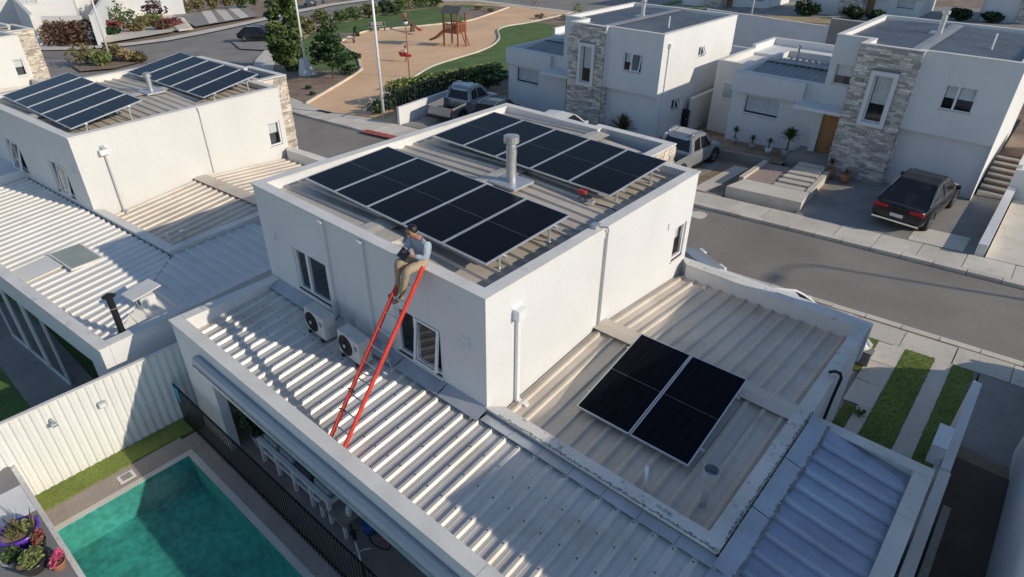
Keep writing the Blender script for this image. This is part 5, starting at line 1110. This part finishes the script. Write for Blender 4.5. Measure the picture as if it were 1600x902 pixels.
car('parked_car', 'dusty black coupe-shaped car parked in the driveway opposite', on(2.85, 21.45, .01), R(85), 'paint_black', 4.7, 1.88, 1.56, .98, (-2.1, -.85, .45, 1.35), .37, trim='chrome')
def pickup(label, loc, rz, paint, scale=1., rack=True, group=None):
    t = thing('pickup_truck', label, 'pickup', loc, rz, group); hw = .93
    st = [(-.75, hw*.97, .34, 1.0, .0), (-.7, hw, .30, 1.02, .02), (0, hw, .28, 1.02, .02), (1.0, hw, .28, 1.0, .03), (1.75, hw*.98, .30, .95, .06), (2.3, hw*.93, .34, .82, .05), (2.48, hw*.8, .4, .7, .02)]
    o = loft(st).build('body', paint, t, smooth=True); s = o.modifiers.new('sub', 'SUBSURF'); s.levels = s.render_levels = 2
    MB().box(-2.42, -.72, -hw*.8, hw*.8, .48, .56).build('bed_floor', 'dark_rubber', t)
    for s_ in (-1, 1):
        b = MB(); b.hexa([(-2.45, s_*(hw-.10), .42), (-.66, s_*(hw-.10), .38), (-.66, s_*hw, .38), (-2.45, s_*(hw-.02), .42)][::s_], [(-2.45, s_*(hw-.10), 1.02), (-.66, s_*(hw-.10), 1.08), (-.66, s_*(hw-.02), 1.08), (-2.45, s_*(hw-.05), 1.02)][::s_]); b.build('bed_side', paint, t, bevel=.03)
        MB().box(-2.46, -2.40, -.06, .06, -.13, .13).build('tail_light', 'tail_red', t, bevel=.01).location = (-.012, s_*(hw-.1), .86)
        b = MB(); b.hexa([(-.74, s_*(hw*.92), 1.02), (-.74, s_*(hw*.88), 1.02), (-.68, s_*hw*.72, 1.64), (-.68, s_*hw*.76, 1.64)], [(-.45, s_*(hw*.92), 1.02), (-.45, s_*(hw*.88), 1.02), (-.42, s_*hw*.72, 1.66), (-.42, s_*hw*.76, 1.66)])
        b.build('rear_pillar', paint, t)
    MB().box(-2.52, -2.44, -hw*.82, hw*.82, .46, 1.0).build('tailgate', paint, t, bevel=.02); MB().box(-2.66, -2.5, -hw*.95, hw*.95, .36, .5).build('bumper', 'dark_rubber', t, bevel=.03)
    prof = [(-.78, 1.0), (-.55, 1.60), (-.3, 1.72), (.4, 1.73), (.75, 1.64), (1.35, 1.0)]; c_ = MB(); n = len(prof)
    def wid(z): return .86-(z-1.0)*.24
    for x, z in prof: w0 = wid(z); c_.v += [(x, w0, z), (x, w0*.6, z+.02), (x, -w0*.6, z+.02), (x, -w0, z)]
    for k in range(n-1):
        for j in range(3): c_.f.append((k*4+j, k*4+j+1, (k+1)*4+j+1, (k+1)*4+j))
    c_.f.append(tuple(k*4+3 for k in range(n))); c_.f.append(tuple(k*4 for k in range(n))[::-1]); c_.build('cabin', paint, t)
    for s_ in (-1, 1):
        for pts in ([(-.50, 1.08), (-.40, 1.52), (-.02, 1.60), (.08, 1.60), (.08, 1.06)], [(.16, 1.06), (.16, 1.60), (.60, 1.56), (1.08, 1.05)]):
            V = [(x, s_*(wid(z)+.002), z) for x, z in pts]; V = V if s_ == -1 else V[::-1]; MB().hexa([(v[0], v[1]-s_*.01, v[2]) for v in V][::-1], [(v[0], v[1]+s_*.006, v[2]) for v in V][::-1]).build('side_window', 'paint_black', t)
        MB().box(-.09, .09, -.02, .18, 0, .15).build('mirror', paint, t, bevel=.03).location = (.95, s_*.92-(.14 if s_ < 0 else 0), 1.04)
        if rack: MB().tube(smooth_path([(-.45, s_*.60, 1.70), (-.3, s_*.60, 1.80), (.3, s_*.60, 1.81), (.55, s_*.60, 1.71)]), .028, 6).build('roof_rail', 'chrome', t, smooth=True)
    g = MB(); (xa, za), (xb, zb) = prof[0], prof[1]; g.quad((xa-.006, .72, za+.08), (xa-.006, -.72, za+.08), (xb-.012, -.58, zb-.02), (xb-.012, .58, zb-.02)); g.build('rear_window', 'paint_black', t)
    g = MB(); (xa, za), (xb, zb) = prof[4], prof[5]; g.quad((xa+.01, -.62, za+.024), (xb+.01, -.76, zb+.03), (xb+.01, .76, zb+.03), (xa+.01, .62, za+.024)); g.build('windscreen', 'paint_black', t)
    wheel_set(t, (-1.55, 1.5), hw, .37); t.scale = (scale,)*3; return t
pickup('silver pickup with open bed parked by the playground hedge', on(-22.45, 22.15), R(99), 'paint_silver', 1.05)
pickup('silver pickup parked in the driveway between the houses opposite', on(-6.95, 21.0), R(88), 'paint_silver', 1.0)
car('parked_car', 'dark grey car with roof rails beside the silver pickup', on(-19.1, 21.3), R(105), 'paint_dark', 4.5, 1.8, 1.55, .98, rails=True, tail=False)
car('parked_car', 'white car parked before the stone tower of the house by the playground', on(-13.9, 20.9), R(10), 'paint_white', 4.3, 1.75, 1.45, tail=False)
car('parked_car', 'grey car half hidden behind the corner of our white house', on(-2.1, 10.2), R(60), 'paint_silver', 4.3, 1.75, 1.42, tail=False)
car('parked_car', 'white car half hidden behind the front parapet of our side roof', on(2.2, 9.3), R(38), 'paint_white', 4.3, 1.75, 1.5, tail=False)
car('parked_car', 'black car parked on the pale bay beyond the left neighbour', on(-63.7, 31.6), R(40), 'paint_black', 4.4, 1.75, 1.5, tail=False)
car('parked_car', 'dark grey car in a far driveway at the top edge', on(-90.2, 56.5, .1), R(-60), 'paint_grey', 4.6, 1.85, 1.6)

car('parked_car', 'unseen tall grey car added past the right edge, shading the lawn strips', on(9.0, 10.1), R(90), 'paint_grey', 4.6, 1.85, 1.8, 1.05, (-2.0, -1.6, .6, 1.35), tail=False)  # unseen car, added to cast the rounded shadow on the lawn strips
# ------------------------------------------------------------------ park: lamp posts, playground, trees
def lamp_post(label, x, y, h=9.5, base=True):
    t = thing('lamp_post', label, 'lamp post', on(x, y), 0, 'white street lamp posts')
    MB().tube([(0, 0, 0), (0, 0, h)], [.095, .055], 12).build('pole', 'pvc_white', t, smooth=True)
    MB().tube(smooth_path([(0, 0, h-.1), (.1, -.4, h+.3), (.2, -1.2, h+.4)]), .04, 8).build('arm', 'pvc_white', t, smooth=True); MB().box(.1, .32, -1.8, -1.15, h+.34, h+.46).build('lamp_head', 'galvanised', t, bevel=.03)
    if base: MB().hexa([(-.5, -.5, -.1), (.5, -.5, -.1), (.5, .5, -.1), (-.5, .5, -.1)], [(-.33, -.33, 1.3), (.33, -.33, 1.3), (.33, .33, 1.3), (-.33, .33, 1.3)]).build('pedestal', 'stucco', t, bevel=.03)
lamp_post('white lamp post standing on a tapered pedestal beside the two park trees', -42.3, 23.6); lamp_post('white lamp post by the park entrance beside the silver pickup', -26.0, 18.45, base=False); lamp_post('white lamp post rising from the shrubs of the road island', -65, 16.6, 11, base=False)
lamp_post('thin lamp post at the top edge beside the dry grass', -23.5, 68, 10, base=False)
lamp_post('white lamp post past the right edge whose shadow crosses the street', 23.2, 20.8, base=False)
t = thing('park_lamp', 'slim dark garden lamp standing on the sand near the child', 'lamp', on(-34.2, 27.7)); MB().tube([(0, 0, 0), (0, 0, 3.9)], [.05, .04], 10).build('pole', 'wood_play', t); MB().lathe([(.05, 0), (.16, .08), (.18, .2), (.1, .26)], (0, 0, 3.9), 14).build('lamp_head', 'frame_white', t, smooth=True); MB().lathe([(.18, .0), (.08, .1)], (0, 0, 4.16), 14).build('cap', 'black_metal', t)
t = thing('play_tower', 'red brown wooden play tower with roof and yellow slide', 'play tower', on(-41.9, 40.4), R(14))
for sx in (-.8, .8):
    for sy in (-.75, .75): MB().box(sx-.06, sx+.06, sy-.06, sy+.06, 0, 3.1).build('post', 'wood_play', t)
MB().box(-.9, .9, -.85, .85, 1.25, 1.36).build('deck', 'wood_play', t)
for sy in (-.82, .82):
    MB().box(-.75, .75, sy-.03, sy+.03, 2.05, 2.15).build('rail', 'wood_play', t)
    for k in range(8): MB().box(-.68+k*.19, -.57+k*.19, sy-.025, sy+.025, 1.361, 2.05).build('slat', 'wood_play', t)
for k in range(8): MB().box(.8, .85, -.68+k*.19, -.57+k*.19, 1.361, 2.05).build('slat', 'wood_play', t)
MB().box(.79, .86, -.74, .74, 2.05, 2.15).build('rail', 'wood_play', t)
MB().hexa([(-1.05, -1.0, 3.08), (1.05, -1.0, 3.08), (1.05, 1.0, 3.08), (-1.05, 1.0, 3.08)], [(-1.0, -.2, 3.62), (1.0, -.2, 3.62), (1.0, .2, 3.62), (-1.0, .2, 3.62)]).build('roof', 'shingle', t)
sl_ = MB(); P = smooth_path([(-.85, 0, 1.4), (-1.5, 0, .95), (-2.2, 0, .45), (-2.8, 0, .22)])
for k in range(len(P)-1): a, c_ = P[k], P[k+1]; sl_.hexa([(a[0], -.3, a[2]), (c_[0], -.3, c_[2]), (c_[0], .3, c_[2]), (a[0], .3, a[2])], [(a[0], -.3, a[2]+.04), (c_[0], -.3, c_[2]+.04), (c_[0], .3, c_[2]+.04), (a[0], .3, a[2]+.04)])
so_ = sl_.build('slide', 'yellow_plastic', t)
for sy in (-.33, .33):
    b = MB()
    for k in range(len(P)-1): b.bar((P[k][0], sy, P[k][2]+.1), (P[k+1][0], sy, P[k+1][2]+.1), .05, .2)
    b.build('slide_side', 'yellow_plastic' if sy > 0 else 'wood_play', so_)
ld = MB().bar((.95, .3, 1.36), (1.5, .3, 0), .07).bar((.95, -.3, 1.36), (1.5, -.3, 0), .07).build('ladder_rail', 'wood_play', t)
for k in range(4): MB().bar((1.04+k*.12, -.3, 1.12-k*.3), (1.04+k*.12, .3, 1.12-k*.3), .06).build('rung', 'wood_play', ld)
t = thing('seesaw', 'long wooden seesaw with red seats on the park sand', 'seesaw', on(-53.3, 44.8), R(-25)); t.scale = (1.15,)*3; pl = MB().bar((-2.9, 0, .95), (2.7, 0, .5), .2, .09).build('plank', 'wood_play', t)
MB().hexa([(-.25, -.2, 0), (.25, -.2, 0), (.25, .2, 0), (-.25, .2, 0)], [(-.08, -.12, .78), (.08, -.12, .78), (.08, .12, .78), (-.08, .12, .78)]).build('pivot', 'wood_dark_alley_shade', t)
for x_, z_ in ((-2.8, .97), (2.6, .53)): MB().lathe([(.02, .0), (.24, .03), (.24, .12), (.1, .16)], (x_, 0, z_), 14).build('seat', 'red_plastic', t, smooth=True); MB().tube([(x_*.82, 0, z_*.95+.02), (x_*.82, 0, z_+.35)], .02, 6).bar((x_*.82, -.18, z_+.35), (x_*.82, .18, z_+.35), .03).build('handle', 'galvanised', t)
def park_bench(label, x, y, rz):
    t = thing('park_bench', label, 'bench', on(x, y), rz)
    for k in range(3): MB().box(-.95, .95, -.24+k*.17, -.1+k*.17, .45, .5).build('slat', 'concrete_grey', t)
    for k in range(2): MB().box(-.95, .95, .27+k*.02, .31+k*.02, .62+k*.17, .75+k*.17).build('back_slat', 'concrete_grey', t)
    for sx in (-.8, .8): MB().box(sx-.04, sx+.04, -.22, -.14, 0, .449).build('leg', 'black_metal', t); MB().box(sx-.04, sx+.04, .18, .26, 0, .9).build('leg', 'black_metal', t)
park_bench('near park bench at the curved lawn edge', -53.4, 35.7, R(35)); park_bench('far park bench beside the green litter bin', -57.3, 43.0, R(60))
t = thing('litter_bin', 'dark green litter bin between the two park benches', 'bin', on(-56.4, 39.3)); MB().lathe([(.32, 0), (.36, .75), (.3, .8)], n=16).build('bin', 'leaf_dark', t, smooth=True); MB().lathe([(.36, 0), (.2, .22), (.05, .26)], (0, 0, .8), 16).build('lid', 'leaf_dark', t, smooth=True)
# child on a spring rider
ro = on(-39.6, 32.0); t = thing('spring_rider', 'red spring rocking toy on the park sand carrying a child', 'rocking toy', ro, R(200))
MB().tube([(.09*math.cos(a*.7), .09*math.sin(a*.7), .015*a) for a in range(26)], .018, 6).build('spring', 'black_metal', t); MB().hexa([(-.5, -.06, .4), (.55, -.06, .4), (.55, .06, .4), (-.5, .06, .4)], [(-.6, -.06, .62), (.7, -.06, .8), (.7, .06, .8), (-.6, .06, .62)]).build('body', 'red_plastic', t, bevel=.03); MB().box(-.25, .15, -.16, .16, .62, .68).build('seat', 'red_plastic', t, bevel=.02); MB().tube([(.35, -.22, .95), (.35, .22, .95)], .02, 6).bar((.35, 0, .7), (.35, 0, .95), .03).build('handle', 'galvanised', t)
t = thing('person', 'small child in pale top and red trousers riding the spring toy', 'person', (ro[0], ro[1], ro[2]+.66), R(200))
V = []; E = []
chain(V, E, [(-.05, 0, .08, .09), (-.05, 0, .28, .085), (-.03, 0, .40, .04), (-.02, 0, .45, .04), (-.01, 0, .55, .085), (0, 0, .63, .06)])
for s_ in (-1, 1):
    j = chain(V, E, [(-.03, s_*.12, .34, .035), (.12, s_*.16, .24, .028), (.28, s_*.16, .28, .022)], 1); hand(V, E, j, (.28, s_*.16, .28), (1, 0, .1), (0, s_*1, 0), (.3, 0, -.8), .7)
    chain(V, E, [(.0, s_*.08, .06, .06), (.22, s_*.14, .03, .048), (.24, s_*.16, -.22, .035), (.32, s_*.16, -.26, .03)], 0)
bd = skin_mesh('body', V, E, 'skin', t)
V = []; E = []; chain(V, E, [(-.05, 0, .10, .11), (-.05, 0, .27, .105), (-.04, 0, .36, .06)])
for s_ in (-1, 1): chain(V, E, [(-.03, s_*.12, .34, .045), (.06, s_*.15, .28, .04)], 1)
skin_mesh('shirt', V, E, 'sheet_white', bd)
V = []; E = []; chain(V, E, [(-.05, 0, .07, .11)])
for s_ in (-1, 1): chain(V, E, [(.0, s_*.08, .06, .07), (.22, s_*.14, .03, .058), (.24, s_*.16, -.18, .045)], 0)
skin_mesh('trousers', V, E, 'red_plastic', bd)
h = MB().lathe([(.02, .12), (.06, .105), (.09, .06), (.092, 0), (.08, -.03)], n=14).build('hair', 'hair', bd, smooth=True); h.location = (-.02, 0, .57)
bicycle('red bicycle leaning at the far road edge beyond the park', on(-56, 70.2), R(-15), 1.15, 'red_plastic')
# trees and shrubs of the park
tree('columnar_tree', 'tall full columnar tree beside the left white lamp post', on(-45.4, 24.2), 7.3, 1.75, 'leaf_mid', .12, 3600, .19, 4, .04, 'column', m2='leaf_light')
tree('young_tree', 'small dark young tree with bare stem in the park planting bed', on(-39.2, 24.0), 4.6, 1.55, 'leaf_dark', .07, 1700, .17, 9, .24, 'cone', m2='leaf_mid')
bush('rose_bush', 'low leafy bush at the foot of the young park tree', on(-39.4, 25.6), .9, .8, .9, 'leaf_dark', 350, .12, 5)
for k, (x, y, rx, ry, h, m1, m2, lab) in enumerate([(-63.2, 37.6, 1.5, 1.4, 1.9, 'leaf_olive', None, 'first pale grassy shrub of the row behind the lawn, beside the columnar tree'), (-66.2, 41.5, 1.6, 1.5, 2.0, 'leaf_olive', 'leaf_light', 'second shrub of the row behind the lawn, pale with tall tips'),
        (-67.3, 45.0, 1.7, 1.6, 1.7, 'leaf_mid', None, 'third shrub of the row behind the lawn, green and rounded'), (-68.2, 48.0, 1.7, 1.6, 1.7, 'leaf_mid', None, 'fourth shrub of the row behind the lawn, green'), (-68.6, 50.6, 1.6, 1.5, 2.0, 'leaf_olive', 'leaf_light', 'fifth shrub of the row behind the lawn, pale feathery'),
        (-68.6, 53.4, 2.0, 1.8, 2.1, 'leaf_dark', 'leaf_mid', 'large dark round shrub behind the lawn left of the seesaw'), (-69.4, 56.3, 1.7, 1.6, 1.9, 'leaf_mid', None, 'green shrub right of the large dark round shrub'), (-71.5, 59.2, 1.9, 1.7, 2.0, 'leaf_olive', None, 'pale shrub behind the lawn above the seesaw'),
        (-70.4, 61.2, 1.9, 1.7, 2.0, 'leaf_mid', None, 'green clipped shrub at the far end of the row'), (-69.6, 63.8, 1.7, 1.7, 1.8, 'leaf_mid', 'leaf_light', 'last green shrub of the row behind the lawn')]):
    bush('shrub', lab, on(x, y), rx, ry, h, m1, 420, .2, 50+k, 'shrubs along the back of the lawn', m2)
# hedge and railings by the pickup
t = thing('hedge', 'leafy hedge with pale tips along the railings by the pickup', 'hedge', (0, 0, 0)); rnd = random.Random(8); bl = []; bt = []
for k in range(16):
    x, y = -27.7+k*.10, 20.9+k*.56; bl.append((x, y, G(x)+.75, .75, .6, .75)); bt.append((x-.15, y-.1, G(x)+1.35, .6, .5, .3))
leaves('foliage', bl, 2600, .13, 'leaf_dark', t, 3); leaves('young_leaves', bt, 1500, .13, 'leaf_light', t, 4)
t = thing('railing', 'dark metal railing on the low white wall by the pickup', 'railing', (0, 0, 0)); A_ = Vector((-24.5, 18.3, G(-24.5))); B_ = Vector((-25.9, 25.5, G(-25.9)))
for hh in (.3, 1.85): MB().bar(A_+Vector((0, 0, hh)), B_+Vector((0, 0, hh)), .05).build('rail', 'black_metal', t)
for k in range(25): p = A_.lerp(B_, k/24); MB().bar(p+Vector((0, 0, .2)), p+Vector((0, 0, 1.85)), .028 if k % 6 else .07).build('bar', 'black_metal', t)
t = thing('low_wall', 'low white wall beside the silver pickup', 'wall', (0, 0, 0)); MB().hexa([(-24.25, 18.1, -1.7), (-24.05, 18.1, -1.7), (-25.1, 25.6, -1.7), (-25.3, 25.6, -1.7)], [(-24.25, 18.1, -.25), (-24.05, 18.1, -.25), (-25.1, 25.6, -.3), (-25.3, 25.6, -.3)]).build('wall', 'stucco', t)
MB().box(-22.6, -22.4, 27.2, 34, -2, 1.0).build('wall', 'stucco', t)
for k, (x, y, lab, m_) in enumerate([(-27.6, 20.2, 'rose bush at the park entrance beside the lamp post', 'leaf_dark'), (-28.7, 21.9, 'pink flowering bush at the corner of the park lawn', 'leaf_mid'), (-27.0, 18.9, 'low bush at the foot of the lamp post near the pickup', 'leaf_dark'), (-30.6, 24.2, 'small flowering bush at the tip of the right lawn', 'leaf_mid')]):
    b_ = bush('rose_bush', lab, on(x, y), .95, .85, 1.0, m_, 380, .11, 70+k)
    leaves('flowers', [(0, 0, .75, .7, .6, .3)], 60, .06, 'petal_red' if k == 1 else 'sheet_white', b_, 80+k)
for k, (x, y, lab) in enumerate([(-47, 60.2, 'thin low shrub in the bare bed right of the play tower'), (-43, 60.5, 'small weed clump in the bare bed by the far road'), (-40, 58.5, 'low dry shrub in the bare bed behind the right lawn'), (-44.6, 64.5, 'yellow green sapling before the far road'), (-60.5, 63.5, 'straggly shrub in the bare bed above the left lawn'), (-57.2, 62.5, 'low spreading shrub in the bare bed near the sand path')]):
    bush('shrub', lab, on(x, y), .9, .8, 1.6 if k == 3 else .6, 'leaf_light' if k == 3 else 'leaf_olive', 130, .13, 90+k)
for k, (x, y, lab) in enumerate([(-35.5, 19.6, 'small ground plant in the bed near the white pedestal'), (-37.6, 20.6, 'tiny ground plant beside the pedestal')]): bush('plant', lab, on(x, y), .4, .35, .3, 'leaf_dark', 90, .08, 110+k, cat='plant')

# ------------------------------------------------------------------ far left: road island, walls, gardens, houses
sheet('road_island', [(-66.5, 13.6), (-62, 12.9), (-60.6, 15.2), (-62, 18.6), (-65, 19), (-67.2, 16.5)], .05, 'soil')
for k, (x, y, rx, h, m_, lab) in enumerate([(-65.4, 14.6, 1.7, 1.9, 'leaf_olive', 'large pale shrub at the left of the road island'), (-63.6, 15.3, 1.3, 1.4, 'leaf_light', 'yellow green shrub at the front of the road island'), (-65.8, 17.4, 1.4, 1.5, 'leaf_olive', 'shrub behind the lamp post on the road island'), (-63.2, 17.6, 1.2, 1.1, 'dry_grass', 'dry golden shrub on the road island'), (-62.2, 18.4, .8, .9, 'leaf_olive', 'small shrub at the right end of the road island')]):
    bush('shrub', lab, on(x, y, .05), rx, rx*.9, h, m_, 420, .17, 130+k)
t = thing('brown_hedge', 'square clipped brown hedge before the pale far wall', 'hedge', on(-82, 18.6), R(58)); leaves('foliage', [(a*.9, c_*.6, 1.25, .95, .8, 1.3) for a in range(-2, 3) for c_ in (-1, 0, 1)], 1500, .2, 'leaf_brown', t, 5, zmin=.05)
t = thing('garden_wall', 'tall shaded white wall running back beside the brown hedge', 'wall', on(-79.5, 20.6), R(155)); MB().box(0, 26, -.15, .15, -.6, 2.9).build('wall', 'stucco', t); MB().box(-.03, 26, -.18, .18, 2.902, 2.98).build('coping', 'coping', t)
t = thing('garden_wall', 'far white garden wall left of the brown hedge', 'wall', on(-84.2, 16.2), R(170)); MB().box(0, 24, -.15, .15, -.6, 3.2).build('wall', 'stucco', t); MB().box(-.03, 24, -.18, .18, 3.202, 3.28).build('coping', 'coping', t)
t = thing('garden_wall', 'white gate wall behind the brown hedge', 'wall', on(-84.2, 17.0), R(52)); MB().box(.1, 4.2, -.15, .15, -.6, 3.0).build('wall', 'stucco_cream', t); MB().box(2.0, 2.06, -.16, -.151, .1, 2.9).build('joint', 'black_metal', t)
sheet('front_yard', [(-79, 21), (-81, 29.5), (-84, 32), (-108, 42), (-112, 30), (-100, 22)], .02, 'concrete')
for k, (x, y, rx, h, m_, lab) in enumerate([(-88.5, 25.5, 1.6, 1.6, 'petal_red', 'deep red shrub in the far front garden'), (-92, 28.2, 2.3, 2.6, 'leaf_mid', 'large green bush in the far front garden'), (-86.3, 24.6, 1.0, .9, 'leaf_dark', 'small dark plant at the front of the far garden'), (-86.2, 27.5, 1.3, 1.0, 'leaf_olive', 'golden mound at the front of the far garden'), (-89.5, 30, 1.8, 1.3, 'leaf_olive', 'low pale shrub in the middle of the far garden'),
        (-84.5, 30.2, 1.5, 1.1, 'leaf_brown', 'reddish ground shrub near the far steps'), (-86.8, 31.8, 1.7, 1.2, 'petal_red', 'dusky pink shrub beside the far steps'), (-95.5, 33.6, 2.1, 3.0, 'leaf_plum', 'round dark plum bush beside the far brown door'), (-91.8, 32, 1.4, 1.3, 'leaf_light', 'light green shrub before the plum bush'), (-101, 29.8, 2.4, 5.2, 'leaf_dark', 'tall dark tree-like bush against the far wall')]):
    bush('shrub', lab, on(x, y, .02), rx, rx, h, m_, 420, .22, 150+k)
for k in range(6): bush('ornamental_grass', 'pale ornamental grass clump %s of the far driveway' % ['first from the left', 'second from the left', 'third from the left', 'fourth from the left', 'fifth from the left', 'sixth and last'][k], on(-101+k*.6, 40.5+k*2.0, .02), 1.4, 1.3, 2.6, 'leaf_olive' if k < 4 else 'leaf_mid', 300, .26, 170+k, 'far ornamental grasses', cat='grass clump')
sheet('driveway', [(-83, 33.5), (-85.5, 44), (-104, 52), (-103, 39)], .03, 'concrete_grey')
for k in range(3): sheet('driveway_track', [(-84.2-k*.6, 36+k*2.6), (-84.9-k*.6, 37.6+k*2.6), (-101-k, 44.6+k*2.6), (-101-k, 43+k*2.6)], .036, 'concrete')
t = thing('garden_steps', 'row of pale stepping slabs climbing to the far brown door', 'steps', on(-81.6, 31.4))
for k in range(9): MB().box(-k*1.5-.5, -k*1.5+.5, k*.55-.9, k*.55+.9, -.1-k*.08+.08, .16-k*.08+.0).build('slab', 'concrete', t)
fh = thing('distant_house', 'far pale house with orange brown door at the top left', 'house', (-104, 32, G(-104)), R(62))
F_ = FR((-9, 0), (9, 0)); Hh = {'root': fh, 'mir': False}; wall(Hh, (-9, 0), (9, 0), -1, 5.5, [(1.5, 3.2, 3.3, 4.6), (6.0, 7.6, .2, 2.6), (13, 15, 1, 2.4)], 'stucco'); window(Hh, F_, 1.5, 3.2, 3.3, 4.6); window(Hh, F_, 13, 15, 1, 2.4)
MB().box(-3.0, -1.4, .03, .1, .2, 2.6).build('door', 'wood_door', fh); MB().box(-9, 9, .15, 9, -1, 5.4).build('block', 'stucco', fh); MB().box(-9.1, 9.1, -.1, 9.1, 5.5, 5.6).build('roof', 'coping', fh); MB().box(-7, -6.2, -.08, .0, -1, 5.5).build('pilaster', 'stone_grey', fh)
fh = thing('distant_house', 'far white house block behind the garden walls at the top left corner', 'house', (-103, 18, G(-103)), R(70)); Hh = {'root': fh, 'mir': False}
F_ = wall(Hh, (-8, 0), (8, 0), -1, 5.5, [(3, 5, 1, 2.4), (10, 12, 3.2, 4.4)]); window(Hh, F_, 3, 5, 1, 2.4); window(Hh, F_, 10, 12, 3.2, 4.4); MB().box(-8, 8, .15, 8, -1, 5.4).build('block', 'stucco', fh); MB().box(-8.1, 8.1, -.1, 8.1, 5.5, 5.6).build('roof', 'coping', fh)
